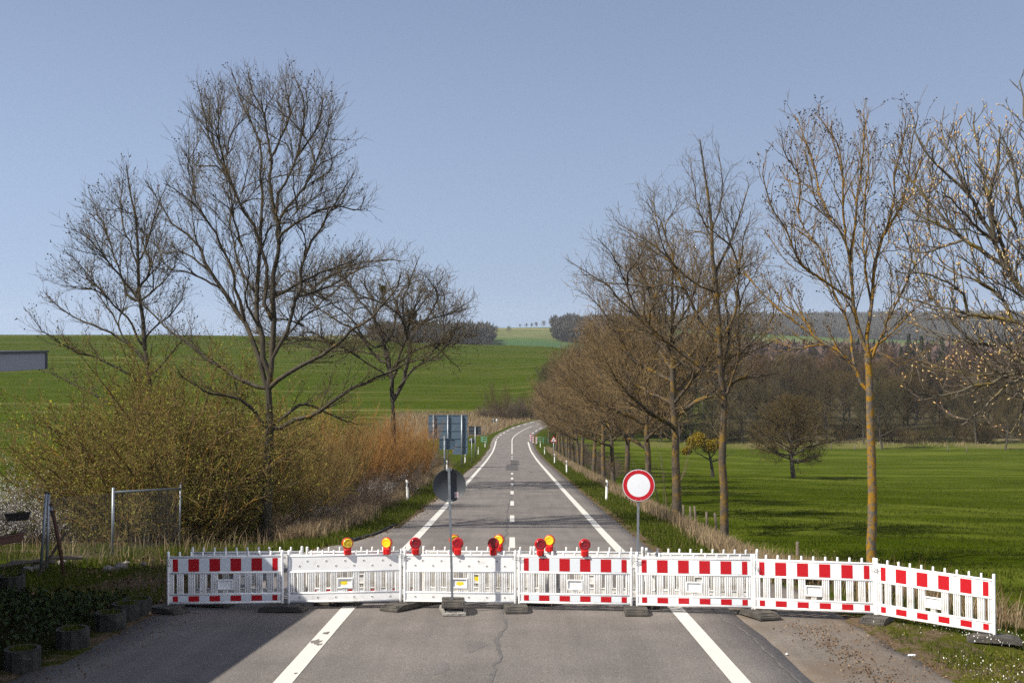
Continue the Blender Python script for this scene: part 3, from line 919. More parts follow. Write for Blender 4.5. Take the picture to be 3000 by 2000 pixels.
def auto_limbs(rg, h, trunk_h, r0, rx, n=12, spread=(30, 62), lean=0.0, top=1.0, cz=None):
    """a free-standing tree: leader and limbs that reach to an egg-shaped crown"""
    lx, ly = rg.normal(0, lean, 2)
    tr = np.array([[0, 0, 0], [lx * .2, ly * .2, trunk_h * .5], [lx * .5, ly * .5, trunk_h], [lx, ly, h * .6], [lx * 1.2 + rg.normal(0, .1), ly * 1.2 + rg.normal(0, .1), h * top]])
    tr = resample(tr, 24)
    limbs = [tr]; rads = [(r0, 0.012)]
    czz = cz if cz else (trunk_h + (h - trunk_h) * 0.48)
    ez = h - czz
    for k in range(n):
        t = (k + rg.random() * .6) / n
        z = trunk_h * 0.92 + (h * 0.80 - trunk_h) * t
        i = np.abs(tr[:, 2] - z).argmin(); s = tr[i]
        az = k * 2.4 + rg.random() * .8
        a = math.radians(spread[1] + (spread[0] - spread[1]) * t + rg.normal(0, 5))
        d = np.array([math.cos(az) * math.sin(a), math.sin(az) * math.sin(a), math.cos(a)])
        # distance to the crown envelope
        c = s - np.array([0, 0, czz])
        e = np.array([rx, rx, ez if d[2] + c[2] > 0 else (czz - trunk_h * 0.75)])
        A = (d / e) @ (d / e); B = 2 * (d / e) @ (c / e); C_ = (c / e) @ (c / e) - 1
        disc = max(B * B - 4 * A * C_, 0.01)
        Ld = max((-B + math.sqrt(disc)) / (2 * A), 0.6) * rg.uniform(0.85, 1.05)
        p1 = s + d * Ld * .4 + rg.normal(0, .05 * Ld, 3); p2 = s + d * Ld * .75 + np.array([0, 0, .03 * Ld]) + rg.normal(0, .05 * Ld, 3)
        p3 = s + d * Ld + np.array([0, 0, .08 * Ld])
        limbs.append(resample(np.array([s, p1, p2, p3]), 24))
        rr = r0 * (0.50 - 0.28 * t) * rg.uniform(.8, 1.15)
        rads.append((rr, 0.010))
    return limbs, rads

def shrub_data(rg, h, r, nst, p):
    """many stems from the ground"""
    az = rg.random(nst) * 2 * np.pi; q = np.sqrt(rg.random(nst))
    st = np.stack([np.cos(az) * q * r * .45, np.sin(az) * q * r * .45, np.full(nst, -0.1)], 1)
    lean = np.radians(p.get('lean', 28)) * (0.25 + q * rg.uniform(.5, 1.2, nst))
    az2 = az + rg.normal(0, .5, nst)
    d = np.stack([np.cos(az2) * np.sin(lean), np.sin(az2) * np.sin(lean), np.cos(lean)], 1)
    ln = h * rg.uniform(.6, 1.08, nst) * (1.0 - 0.25 * q)
    P1 = grow(st, d, ln, 7, p.get('wig', .09), p.get('trop', .02), rg, p.get('sag', 0))
    R1 = taper(np.full(nst, p.get('r0', .016)) * rg.uniform(.6, 1.4, nst), np.full(nst, .004), 7)
    pos, dd, l2, rp = spawn(P1, R1, p['n2'], rg, .15, p.get('a', (18, 50)), lambda L_, t, g: p['L2'] * (1 - .5 * t), p.get('up', .25))
    P2 = grow(pos, dd, l2, 3, .12, .05, rg, p.get('sag', 0)); R2 = taper(np.minimum(rp * .7, .009), np.full(len(rp), .0035), 3)
    pos, dd, l3, rp = spawn(P2, R2, p['n3'], rg, .15, p.get('a', (20, 55)), lambda L_, t, g: np.full(len(t), p['L3']), p.get('up', .25))
    P3 = grow(pos, dd, l3, 2, .14, .04, rg); R3 = taper(np.full(len(rp), p.get('tw', .0045)), np.full(len(rp), .003), 2)
    return dict(trunk=tubes(P1, R1, 5), crown=join([tubes(P2, R2, 3), tubes(P3, R3, 3)]), ends=np.concatenate([P3[:, -1], P3[:, 1], P2[:, -1]]), enddir=None)

def make_shrub(name, data, mt, mc, rg, leaf=None):
    o = empty(name)
    link('stems', np_mesh('stems', *data['trunk'], M[mt], True), o)
    c = link('twigs', np_mesh('twigs', *data['crown'], M[mc], True), o)
    if leaf:
        mat, frac, size, clus, nm = leaf
        e = data['ends']; e = e[rg.random(len(e)) < frac]
        if clus > 1: e = np.repeat(e, clus, 0) + rg.normal(0, .05, (len(e) * clus, 3))
        b = link(nm, np_mesh(nm, *leaves(e, size, rg), M[mat]), c); b['kind'] = 'stuff'
    return o

def blades(xs, ds, h, w, rg, lean=0.35, zf=ground, z0=0.0, seg=1):
    n = len(xs)
    base = np.stack([xs, ds, zf(xs, ds) + z0], 1)
    az = rg.random(n) * 2 * np.pi
    hh = h * rg.uniform(.5, 1.3, n)
    tipo = np.stack([np.cos(az) * lean * hh * rg.random(n), np.sin(az) * lean * hh * rg.random(n), hh], 1)
    wa = rg.random(n) * np.pi
    wv = np.stack([np.cos(wa), np.sin(wa), np.zeros(n)], 1) * (w * rg.uniform(.6, 1.3, n))[:, None]
    if seg == 1:
        V = np.stack([base - wv, base + wv, base + tipo], 1).reshape(-1, 3)
        return V, np.arange(n * 3).reshape(n, 3)
    mid = base + tipo * np.array([.35, .35, .6])
    V = np.stack([base - wv, base + wv, mid + wv * .7, base + tipo + wv * .1, base + tipo - wv * .1, mid - wv * .7], 1).reshape(-1, 3)
    i = np.arange(n)[:, None] * 6
    return V, np.concatenate([i + np.array([[0, 1, 2, 5]]), i + np.array([[5, 2, 3, 4]])])
# ------------------------------------------------------------------ barrier panels
PW = 1.985
def rail_mesh(name, z, r, mat): 
    return MB().tube([(0.0, 0, z), (PW, 0, z)], r, 10).mesh(name, mat)
def slat_mesh(name, w, h, mat, ribs=4):
    b = MB()
    b.box((0, 0.006, h / 2), (w, 0.008, h))
    for k in range(ribs):
        x = -w / 2 + w * (k + .5) / ribs
        rw = w / ribs * 0.40
        b.prism([(x - rw, -0.002), (x - rw * .5, -0.016), (x + rw * .5, -0.016), (x + rw, -0.002)], 0, h, 'z')
    return b.mesh(name, mat)
def board_mesh(name, z0, z1, mat):
    return MB().box((PW / 2, 0, (z0 + z1) / 2), (PW - 0.05, 0.022, z1 - z0), 0.004).mesh(name, mat)
def sheet_mesh(name, w, h, mat):
    return MB().box((0, 0, 0), (w, 0.002, h)).mesh(name, mat)

def panel_kit(mat):
    k = {}
    k['post'] = MB().lathe([(0, .09), (.022, .09), (.026, .13), (.026, .99), (.024, 1.05), (.016, 1.06), (0, 1.06)], 10).mesh('post', mat)
    k['top_rail'] = rail_mesh('top_rail', .955, .021, mat)
    k['middle_rail'] = rail_mesh('middle_rail', .672, .021, mat)
    k['lower_rail'] = rail_mesh('lower_rail', .292, .020, mat)
    k['bottom_rail'] = rail_mesh('bottom_rail', .140, .023, mat)
    k['upper_board'] = board_mesh('upper_board', .685, .942, mat)
    k['lower_board'] = board_mesh('lower_board', .158, .280, mat)
    k['slat'] = slat_mesh('slat', .122, .355, mat)
    k['end_slat'] = slat_mesh('end_slat', .075, .355, mat, 2)
    k['stub_slat'] = slat_mesh('stub_slat', .095, .085, mat, 3)
    k['peg'] = MB().lathe([(.019, .965), (.019, 1.03), (.015, 1.048), (0, 1.05)], 8).mesh('peg', mat)
    f = MB()
    for (cx, cz, sx, sz) in ((0, .5425, .275, .022), (0, .3825, .275, .022), (-.128, .4625, .020, .138), (.128, .4625, .020, .138)):
        f.box((cx, -0.008, cz), (sx, .034, sz), .004)
    k['box_frame'] = f.mesh('box_frame', mat)
    k['box_plate'] = MB().box((0, 0.0, .4625), (.236, .012, .138), .002).mesh('box_plate', mat)
    k['rivet'] = MB().lathe([(.004, -.013), (.007, -.0145), (.007, -.0115), (.0, -.0110)], 8, Matrix.Rotation(0, 4, 'X')).mesh('rivet', mat)
    return k
KIT = panel_kit(M['white_plastic'])
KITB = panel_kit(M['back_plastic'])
RED_U = sheet_mesh('red_stripe', .186, .225, M['sheet_red']); REDH_U = sheet_mesh('red_stripe', .090, .225, M['sheet_red'])
RED_L = sheet_mesh('red_stripe', .186, .098, M['sheet_red']); REDH_L = sheet_mesh('red_stripe', .090, .098, M['sheet_red'])
WHI_U = sheet_mesh('white_sheet', 1.80, .225, M['sheet_white']); WHI_L = sheet_mesh('white_sheet', 1.80, .098, M['sheet_white'])
RY = Matrix.Rotation(math.pi / 2, 4, 'X')
dm = MB()
dm.lathe([(.0, .013), (.0125, .0135), (.0135, .0165), (.0185, .0165), (.0205, .0115)], 12, RY)
DIMRIM = dm.mesh('dimple_rim', None)
def dimple_meshes(mat):
    rim = MB().lathe([(.0150, .0118), (.0160, .0150), (.0205, .0150), (.0225, .0112)], 12, RY).mesh('dimple', mat)
    return rim
DIMF = MB().lathe([(0, .0125), (.0155, .0125)], 12, RY).mesh('dimple_floor', M['dimple'])

def panel(p, q, face, label, kit, group, name='barrier_panel', plate=None, dz=0.0):
    p = Vector(p); q = Vector(q)
    mid = (p + q) / 2; ang = math.atan2(q.y - p.y, q.x - p.x)
    st = mid - Vector((math.cos(ang), math.sin(ang))) * PW / 2
    g0 = gz0(p.x, p.y); g1 = gz0(q.x, q.y)
    o = empty(name, (st.x, st.y, g0 + dz), ang)
    tr_ = np.random.default_rng(int(abs(p.x * 100)))
    o.rotation_euler = (tr_.normal(0, .012), -math.atan2(g1 - g0, PW) + tr_.normal(0, .003), ang)
    def part(key, x=0, y=0, z=0):
        c = link(key, kit[key], o); c.location = (x, y, z); return c
    part('post', 0.0); part('post', PW)
    for r in ('top_rail', 'middle_rail', 'lower_rail', 'bottom_rail'): part(r)
    ub = part('upper_board'); lb = part('lower_board')
    for i in range(9): part('peg', PW * (i + 1) / 10)
    part('end_slat', .062, 0, .304); part('end_slat', PW - .062, 0, .304)
    for i in range(9):
        x = PW / 2 + (i - 4) * .197
        if i == 4: continue
        part('slat', x, 0, .304)
    part('stub_slat', PW / 2, 0, .296)
    fr = part('box_frame', PW / 2)
    pl = link('box_plate', kit['box_plate'], fr)
    if face == 'striped':
        for bd, wm, rm, rh, zc in ((ub, WHI_U, RED_U, REDH_U, .8135), (lb, WHI_L, RED_L, REDH_L, .219)):
            w = link('white_sheet', wm, bd); w.location = (PW / 2, -.0130, zc)
            for i in range(6):
                half = i in (0, 5)
                x = PW / 2 + (i - 2.5) * 0.366 + (0.048 if i == 0 else -0.048 if i == 5 else 0)
                c = link('red_stripe', rh if half else rm, bd); c.location = (x, -.0146, zc)
    else:
        rim = kit['dimple']
        spots = [(PW / 2 + (i - 2.5) * .322, .775) for i in range(6)] + [(PW / 2 + (i - 2) * .335, .862) for i in range(5)] 
        for bd, ss in ((ub, spots), (lb, [(PW / 2 + (i - 2.5) * .322, .215) for i in range(6)])):
            for (x, z) in ss:
                c = link('dimple', rim, bd); c.location = (x, 0, z)
                c = link('dimple_floor', DIMF, bd); c.location = (x, 0.0, z)
    if plate:
        for (mat, cx, cz, sx, sz, sd) in plate:
            rr = np.random.default_rng(sd); n = 14; a = np.linspace(0, 2 * np.pi, n, endpoint=False); k = .75 + .4 * rr.random(n)
            V = np.stack([cx + np.cos(a) * sx * k, np.full(n, -.0068), cz + np.sin(a) * sz * k], 1)
            link('paint_mark', np_mesh('paint_mark', V, np.arange(n)[None], M[mat]), fr)
    tag(o, label, 'barrier', group)
    return o
def gz0(x, y):
    return float(zr(y)) if x < 6.3 else gz(x, y)
KIT['dimple'] = dimple_meshes(M['white_plastic']); KITB['dimple'] = dimple_meshes(M['back_plastic'])

FRONT = [((-6.051, 21.114), (-4.115, 21.276), 'striped', 'red and white striped barrier panel at the left end, mostly in shade', None),
         ((-3.983, 21.317), (-2.011, 21.524), 'plain', 'plain white barrier panel with a yellow paint mark, carrying two yellow lamps', [('yellow_label', -.02, .463, .075, .040, 3)]),
         ((-1.921, 21.482), (0.055, 21.358), 'plain', 'plain white barrier panel behind the pole of the grey sign back', [('yellow_label', .0, .458, .070, .038, 4)]),
         ((0.116, 21.317), (2.125, 21.074), 'striped', 'striped barrier panel in the middle of the road with two red lamps', None),
         ((2.200, 21.035), (4.178, 20.685), 'striped', 'striped barrier panel just right of the round no-entry sign pole', None),
         ((4.247, 20.646), (6.068, 20.094), 'striped', 'striped barrier panel over the brown apron, second from the right end', None),
         ((6.121, 20.023), (7.516, 18.617), 'striped', 'striped barrier panel at the right end, turned over the grass', None)]
PANELS = []
for p, q, f, lab, pl in FRONT:
    PANELS.append(panel(p, q, f, lab, KIT, 'front row of barrier panels', plate=pl))
def PX(px, d): return ((px - 1500) / FPX * d, d)
BACK = [(PX(564, 21.85), PX(885, 21.95), 'plain', 'rear barrier panel seen behind the shaded striped panel', None),
        (PX(895, 21.97), PX(1222, 22.10), 'striped', 'rear barrier panel behind the plain panel with two yellow lamps', [('blue_label', .12, .470, .050, .055, 3)]),
        (PX(1241, 22.10), PX(1556, 22.05), 'plain', 'rear barrier panel carrying two yellow lamps behind the red lamps', [('yellow_label', .0, .46, .06, .05, 6)]),
        (PX(1565, 22.0), PX(1885, 21.8), 'plain', 'rear barrier panel behind the middle striped panel', None),
        (PX(1900, 21.75), PX(2212, 21.6), 'plain', 'rear barrier panel at the right end of the back row', None)]
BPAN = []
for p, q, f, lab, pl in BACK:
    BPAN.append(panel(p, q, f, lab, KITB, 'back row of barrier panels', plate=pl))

# ------------------------------------------------------------------ base plates
def foot_meshes(mat):
    L_, Wd, H = .80, .40, .105
    prof = [(-L_/2, 0), (-L_/2, .045), (-L_/2 + .16, H), (L_/2 - .16, H), (L_/2, .045), (L_/2, 0), (L_/2 - .10, 0), (L_/2 - .12, .02), (-L_/2 + .12, .02), (-L_/2 + .10, 0)]
    b = MB(); b.prism(prof, -Wd/2, Wd/2, 'x')
    bmesh.ops.bevel(b.bm, geom=b.bm.edges[:], offset=.006, segments=1, affect='EDGES')
    body = b.mesh('body', mat)
    s = math.atan2(H - .045, .16)
    fr = MB()
    for sg in (-1, 1):
        for (u, v, su, sv) in ((0, -.045, .26, .014), (0, .045, .26, .014), (-.125, 0, .014, .09), (.125, 0, .014, .09), (-.165, 0, .02, .12), (.165, 0, .02, .12)):
            cy_ = sg * (L_/2 - .08); rot = Matrix.Rotation(-sg * s, 3, 'X')
            c = Vector((0, cy_, (H + .045)/2)) + rot @ Vector((u, v, .006))
            fr.box(c, (su, sv, .012), 0.002, rot)
    for x in (-.12, 0, .12):
        fr.box((x, 0, H + .004), (.07, .09, .01), .002)
    return body, fr.mesh('ribs', mat)
FOOT = foot_meshes(M['rubber']); FOOTW = foot_meshes(M['pale_foot'])
def foot(x, y, rz, label, mats=FOOT, z=None, group='base plates under the barriers', tilt=0.0):
    zz = gz0(x, y) if z is None else z
    o = empty('base_plate', (x, y, zz + .004), rz)
    sl = math.atan((float(zr(y + .3)) - float(zr(y - .3))) / .6)
    o.rotation_euler = (sl * math.cos(rz), -sl * math.sin(rz) + tilt, rz)
    link('body', mats[0], o); link('ribs', mats[1], o)['kind'] = 'stuff'
    tag(o, label, 'base plate', group)
    return o
R_ = math.radians
foot(-6.10, 21.00, R_(62), 'dark rubber base plate at the shaded left end of the barrier')
foot(-5.5, 21.75, R_(75), 'dark rubber base plate behind the left end of the barrier')
foot(-4.05, 21.15, R_(84), 'dark base plate in shade between the first and second panels')
foot(-3.2, 21.93, R_(80), 'base plate behind the plain panel with two lamps')
foot(-1.97, 21.40, R_(-32), 'grey base plate between the two plain white panels')
foot(-1.62, 21.98, R_(-40), 'base plate of the back row left of the grey sign pole')
foot(0.06, 21.20, R_(4), 'grey base plate where plain and striped panels meet')
foot(0.42, 21.98, R_(70), 'base plate of the back row behind the middle striped panel')
foot(2.16, 20.92, R_(-2), 'grey base plate at the foot of the round no-entry sign')
foot(2.55, 21.75, R_(-12), 'base plate of the back row right of the no-entry sign')
foot(4.24, 20.52, R_(18), 'brownish base plate on the seam between road and apron')
foot(4.40, 21.55, R_(8), 'base plate at the right end of the back row')
foot(6.10, 19.95, R_(-30), 'base plate at the grass edge under the last two panels')
foot(7.50, 18.58, R_(70), 'base plate in the grass at the right end of the barrier')

# wire clips that tie the panels together
def clip(x, y, z, rz, label, tl=0.0):
    pts = []
    for (u, v) in ((-.10, .012), (.09, .012), (.11, 0), (.09, -.012), (-.06, -.012), (-.08, -.03), (-.05, -.045), (.06, -.04)):
        pts.append((u, 0.004 * math.sin(u * 40), v))
    o = MB().tube(pts, .0045, 6).build('wire_clip', M['wire'])
    o.location = (x, y, z); o.rotation_euler = (0, tl, rz)
    tag(o, label, 'clip', 'wire clips between panels')
clip(-1.97, 21.44, .965, .1, 'steel wire clip joining the two plain panels', .15)
clip(0.08, 21.28, .955, -.2, 'dark wire clip above the junction of plain and striped panels', .1)
clip(2.16, 20.98, .985, -.1, 'wire clip at the no-entry sign pole', -.1)
clip(4.22, 20.60, .92, -.1, 'wire clip hanging steeply between the fifth and sixth panels', 1.2)
clip(6.10, 20.00, .985, -.5, 'wire clip joining the last two panels', .2)
clip(-6.06, 21.05, .93, .3, 'wire clip hanging at the left end of the barrier', 1.3)
clip(2.46, 21.72, .99, 0, 'wire clip on the back row right of the sign pole', .1)

# ------------------------------------------------------------------ warning lamps
def lamp_kit(lens, rim):
    k = {}
    b = MB(); b.box((0, 0, .055), (.125, .095, .11), .012); b.box((0, -.050, .055), (.05, .012, .10), .004); b.box((-.035, -.048, .05), (.012, .010, .09), .003); b.box((.035, -.048, .05), (.012, .010, .09), .003)
    b.prism([(-.0625, .10), (.0625, .10), (.055, .17), (-.055, .17)], -.036, .036, 'y')
    k['housing'] = b.mesh('housing', M['lamp_red'])
    m = Matrix.Translation((0, 0, .205)) @ Matrix.Rotation(math.pi / 2, 4, 'X')
    k['hood'] = MB().lathe([(.0, -.040), (.085, -.038), (.102, -.022), (.104, .018), (.100, .026), (.088, .026), (.086, .018)], 28, m).mesh('hood', M[rim])
    k['lens'] = MB().lathe([(.087, .018), (.086, .030), (.072, .040), (.070, .038), (.050, .047), (.048, .045), (.025, .051), (.0, .052)], 28, m).mesh('lens', M[lens])
    k['switch'] = MB().lathe([(.0, 0), (.012, 0), (.012, .035), (.008, .05), (0, .05)], 10, Matrix.Translation((.045, -.058, .0))).mesh('switch', M['black'])
    return k
LR = lamp_kit('lens_red', 'lamp_red'); LY = lamp_kit('lens_yellow', 'lens_orange')
def lamp(px, d, rz, kit, label, group, sw=False):
    x = (px - 1500) / FPX * d
    o = empty('warning_lamp', (x, d - .005, float(zr(d)) + .968), rz)
    for nm in ('housing', 'hood', 'lens'): link(nm, kit[nm], o)
    if sw: link('switch', kit['switch'], o)
    tag(o, label, 'warning lamp', group)
def on_front(px):
    for p, q, *_ in FRONT:
        for t in np.linspace(0, 1, 200):
            x = p[0] + (q[0] - p[0]) * t; y = p[1] + (q[1] - p[1]) * t
            if abs(1500 + x / y * FPX - px) < 1.5: return y
    return 21.3
RG, YG = 'red lamps on the barrier', 'yellow lamps on the barrier'
lamp(1018, on_front(1018), R_(22), LY, 'leftmost yellow warning lamp, standing on the plain panel', YG)
lamp(1134, on_front(1134), R_(-20), LY, 'yellow warning lamp at the right end of the first plain panel', YG)
lamp(1217, on_front(1217), R_(14), LR, 'leftmost red warning lamp, left of the sign pole', RG)
lamp(1341, on_front(1341), R_(-6), LR, 'red warning lamp just right of the sign pole', RG)
lamp(1446, on_front(1446), R_(-14), LR, 'red warning lamp at the right end of the plain panel', RG)
lamp(1583, on_front(1583), R_(12), LR, 'red warning lamp at the left end of the striped panel, black switch', RG, True)
lamp(1713, on_front(1713), R_(10), LR, 'rightmost red warning lamp, alone on the striped panel', RG, True)
lamp(1331, 22.09, R_(20), LY, 'yellow warning lamp peeping from behind the lamp at the sign pole', YG)
lamp(1462, 22.07, R_(-18), LY, 'yellow warning lamp of the back row right of the third red lamp', YG)
lamp(1610, 21.97, R_(-14), LY, 'rightmost yellow warning lamp, behind the striped panel', YG)

# ------------------------------------------------------------------ round signs at the barrier
def round_sign_parts(o, zc, r, front, face_to_camera, pole_w=.042, top=None, xoff=0.0, yoff=None):
    """disc in the xz plane at height zc, pole behind the face"""
    sgn = -1 if face_to_camera else 1
    base = Matrix.Translation((xoff, sgn * .032, zc)) @ Matrix.Rotation(math.pi / 2 if face_to_camera else -math.pi / 2, 4, 'X')
    bk = link('plate', MB().lathe([(0, -.004), (r - .004, -.004), (r, -.012), (r + .002, 0), (r - .001, .004), (0, .0035)], 56, base).mesh('plate', M['sign_back']), o)
    if front:
        link('white_face', MB().lathe([(0, .0062), (r - .012, .0062), (r - .004, .0058)], 56, base).mesh('white_face', M['sign_white']), o)
        link('red_ring', MB().lathe([(r * .715, .0076), (r * .955, .0076)], 56, base).mesh('red_ring', M['sign_red']), o)
        for a in (80, 100, 260, 280):
            cl = MB(); cl.lathe([(.005, .0085), (0, .0095)], 8, base @ Matrix.Translation((math.cos(R_(a)) * r * .90, math.sin(R_(a)) * r * .90, 0)))
            link('screw', cl.mesh('screw', M['sign_white']), o)
    return bk
# sign with its back to the viewer, left
sx, sy = -1.045, 20.95
foot(sx, sy, R_(8), 'pale scuffed lower base plate under the grey sign back', FOOTW)
foot(sx + .01, sy + .03, R_(3), 'upper dark base plate stacked under the grey sign back', FOOT, z=gz0(sx, sy) + .125, tilt=.02)
o = empty('no_entry_sign', (sx, sy, gz0(sx, sy) + .2)); o.rotation_euler = (0, R_(-1.5), R_(4))
link('pole', MB().box((0, 0, 1.165), (.042, .042, 2.33), .003).mesh('pole', M['galv']), o)
pt = round_sign_parts(o, 2.03, .29, False, False)
for cz_ in (2.30, 1.765): link('clamp', MB().box((0, .012, cz_), (.10, .05, .03), .004).mesh('clamp', M['galv']), o)
link('sticker', MB().box((.125, .0265, 1.86), (.075, .002, .10)).mesh('sticker', M['sticker'] if 'sticker' in M else M['sign_white']), o)
tag(o, 'round sign seen from its dark grey back with a small sticker, left of centre', 'traffic sign')
sx, sy = 2.255, 21.52
o = empty('no_entry_sign', (sx, sy, gz0(sx, sy) + .02)); o.rotation_euler = (0, R_(.6), R_(-3))
link('pole', MB().box((0, 0, 1.2), (.042, .042, 2.4), .003).mesh('pole', M['galv']), o)
round_sign_parts(o, 2.19, .29, True, True)
tag(o, 'round white sign with red ring on a steel pole right of centre', 'traffic sign')
# ------------------------------------------------------------------ signs further down the road
def pole_mesh(h, r): return MB().tube([(0, 0, -.3), (0, 0, h)], r, 10).mesh('pole', M['galv'])
def back_sign(name, px0, py0, px1, py1, d, poles, label, mat, ribs_h=0, ribs_v=0, topx=8, notch=None):
    a = W(px0, py0, d); b = W(px1, py1, d)
    xm = (a[0] + b[0]) / 2; g = gz(xm, d)
    o = empty(name, (xm, d, g))
    w = b[0] - a[0]; h = a[2] - b[2]; zc = (a[2] + b[2]) / 2 - g
    poly = [(-w/2, zc + h/2), (w/2, zc + h/2), (w/2, zc - h/2), (-w/2, zc - h/2)]
    if notch: poly = [(-w/2, zc + h/2), (w/2, zc + h/2), (w/2, zc - h/2), (-w/2 + notch[0], zc - h/2), (-w/2 + notch[0], zc - h/2 + notch[1]), (-w/2, zc - h/2 + notch[1])]
    b_ = MB(); b_.prism(poly, .04, .07, 'y'); link('plate', b_.mesh('plate', mat), o)
    if ribs_h:
        for k in range(ribs_h + 1):
            z = zc + h/2 - h * k / ribs_h * .985 - .02
            x0 = -w/2 if not notch or z > zc - h/2 + notch[1] else -w/2 + notch[0]
            link('stiffener', MB().box(((x0 + w/2) / 2, .02, z), (w/2 - x0 - .01, .035, .05)).mesh('stiffener', mat), o)
    for q in poles:
        c = link('pole', pole_mesh(zc + h/2 + topx / FPX * d * 0.3, q[1]), o); c.location = (W(q[0], 0, d)[0] - xm, -.07, 0)
    tag(o, label, 'traffic sign')
    return o
back_sign('direction_sign', 1254, 1215, 1370, 1331, 112, [(1270, .055), (1312, .055), (1353, .07)], 'large blue-grey back of a stepped direction sign left of the road', M['sign_back_blue'], 5, 0, 0, (2.3, 1.5))
back_sign('road_sign', 1287, 1284, 1333, 1314.5, 75, [(1302.5, .055)], 'small rectangular grey sign back on a tall pole before the large sign', M['sign_back_blue'], 1, 0, 28)
back_sign('road_sign', 1373, 1248, 1409, 1272, 150, [(1392.5, .075)], 'dark rectangular sign back right of the large direction sign', M['sign_back_dark'], 2, 0, 0)
def small_round(px, py, d, r, label, mat='sign_back_dark'):
    c = W(px, py, d); g = gz(c[0], d)
    o = empty('round_sign', (c[0], d, g))
    h = c[2] - g
    link('pole', pole_mesh(h + r, .035), o)
    link('plate', MB().lathe([(0, -.01), (r, -.01), (r, .0), (0, .0)], 28, Matrix.Translation((0, .05, h)) @ Matrix.Rotation(math.pi/2, 4, 'X')).mesh('plate', M[mat]), o)
    tag(o, label, 'traffic sign'); return o
small_round(1382, 1291, 128, .30, 'small round dark sign back below the dark rectangular sign')
small_round(1447, 1231, 246, .34, 'tiny round sign at the far junction in the valley')
o = small_round(1455.7, 1230, 248, .22, 'tiny pale sign on a post at the far junction', 'post_white')
# curve warning triangle
d = 135.0; c = W(1622, 1288, d); g = gz(c[0], d)
o = empty('warning_triangle', (c[0], d, g)); h = c[2] - g
link('pole', pole_mesh(h + .2, .035), o)
s = .46
tri = lambda k: [(math.cos(R_(a)) * s * k, h + math.sin(R_(a)) * s * k) for a in (90, 210, 330)]
link('plate', MB().prism(tri(1.0), -.06, -.04, 'y').mesh('plate', M['sign_red']), o)
link('white_face', MB().prism(tri(.68), -.066, -.061, 'y').mesh('white_face', M['sign_white']), o)
ar = MB()
ar.tube([(-.08, -.07, h - .17), (-.08, -.07, h - .03), (-.05, -.07, h + .03), (.04, -.07, h + .04)], .028, 6)
ar.prism([(.04, h - .03), (.04, h + .11), (.13, h + .04)], -.072, -.068, 'y')
link('curve_arrow', ar.mesh('curve_arrow', M['black']), o)
tag(o, 'red-edged warning triangle with a black curve arrow right of the road', 'traffic sign')

# delineator posts
def delin_kit():
    k = {}
    poly = [(-.06, .04), (-.02, -.055), (.02, -.055), (.06, .04)]
    b = MB(); b.prism(poly, -.1, .98, 'z')
    for v in b.bm.verts:
        if v.co.z > .9: v.co.z += (-v.co.x) * .55
    k['body'] = b.mesh('body', M['post_white'])
    b = MB(); b.prism([(x * 1.04, y * 1.05) for x, y in poly], .66, .86, 'z')
    for v in b.bm.verts: v.co.z += (-v.co.x) * .55
    k['band'] = b.mesh('band', M['black'])
    k['reflector'] = MB().box((0, -.0595, .765), (.034, .004, .15), .001).mesh('reflector', M['sign_white'])
    return k
DK = delin_kit()
names = ['nearest', 'second', 'third', 'fourth', 'farthest']
for side, xx in (('left', [-5.05, -5.35, -5.0, -4.75, -4.5]), ('right', [4.57, 4.5, 4.55, 4.6, 4.75])):
    for i, dd in enumerate([57.8, 98.2, 127.5, 168, 200]):
        o = empty('delineator_post', (xx[i], dd, gz(xx[i], dd)))
        b = link('body', DK['body'], o); link('band', DK['band'], o); link('reflector', DK['reflector'], o)
        o.rotation_euler = (0, R_([-2, 1, 0, 2, 0][i] * (1 if side == 'left' else -1)), 0)
        tag(o, f'{names[i]} white delineator post with black band on the {side} verge', 'delineator', 'delineator posts')

# bridge railings and striped beacons in the valley
def railing(name, pts, label):
    o = empty(name, (pts[0][0], pts[0][1], gz(*pts[0])))
    base = Vector(o.location)
    P = [Vector((x, y, gz(x, y))) - base for x, y in pts]
    for p in P: link('post', MB().box((p.x, p.y, p.z + .5), (.08, .08, 1.2)).mesh('post', M['green_paint']), o)
    for h in (.35, .72, 1.08):
        link('rail', MB().tube([p + Vector((0, 0, h)) for p in P], .04, 6).mesh('rail', M['green_paint']), o)
    tag(o, label, 'railing')
railing('bridge_railing', [(-4.5, 212), (-5.3, 214), (-5.6, 217)], 'pale green railing left of the road in the valley')
railing('bridge_railing', [(4.5, 213), (5.6, 213.4), (6.4, 213.8)], 'pale green railing right of the road in the valley')
def beacon(px, d, label):
    x = (px - 1500) / FPX * d
    o = empty('striped_beacon', (x, d, gz(x, d)))
    link('plate', MB().box((0, 0, .75), (.25, .04, 1.2), .005).mesh('plate', M['sign_white']), o)
    for k in range(4):
        z = .28 + k * .30
        link('red_stripe', MB().prism([(-.125, z), (.125, z + .14), (.125, z + .29), (-.125, z + .15)], -.026, -.022, 'y').mesh('red_stripe', M['sign_red']), o)
    link('foot', MB().box((0, 0, .05), (.4, .7, .14), .02).mesh('foot', M['rubber']), o)
    tag(o, label, 'beacon', 'striped beacons in the valley')
beacon(1554, 218, 'leftmost of three red and white beacons right of the far bend')
beacon(1561.5, 212, 'middle of three red and white beacons right of the far bend')
beacon(1571, 210, 'rightmost of three red and white beacons, before the green railing')

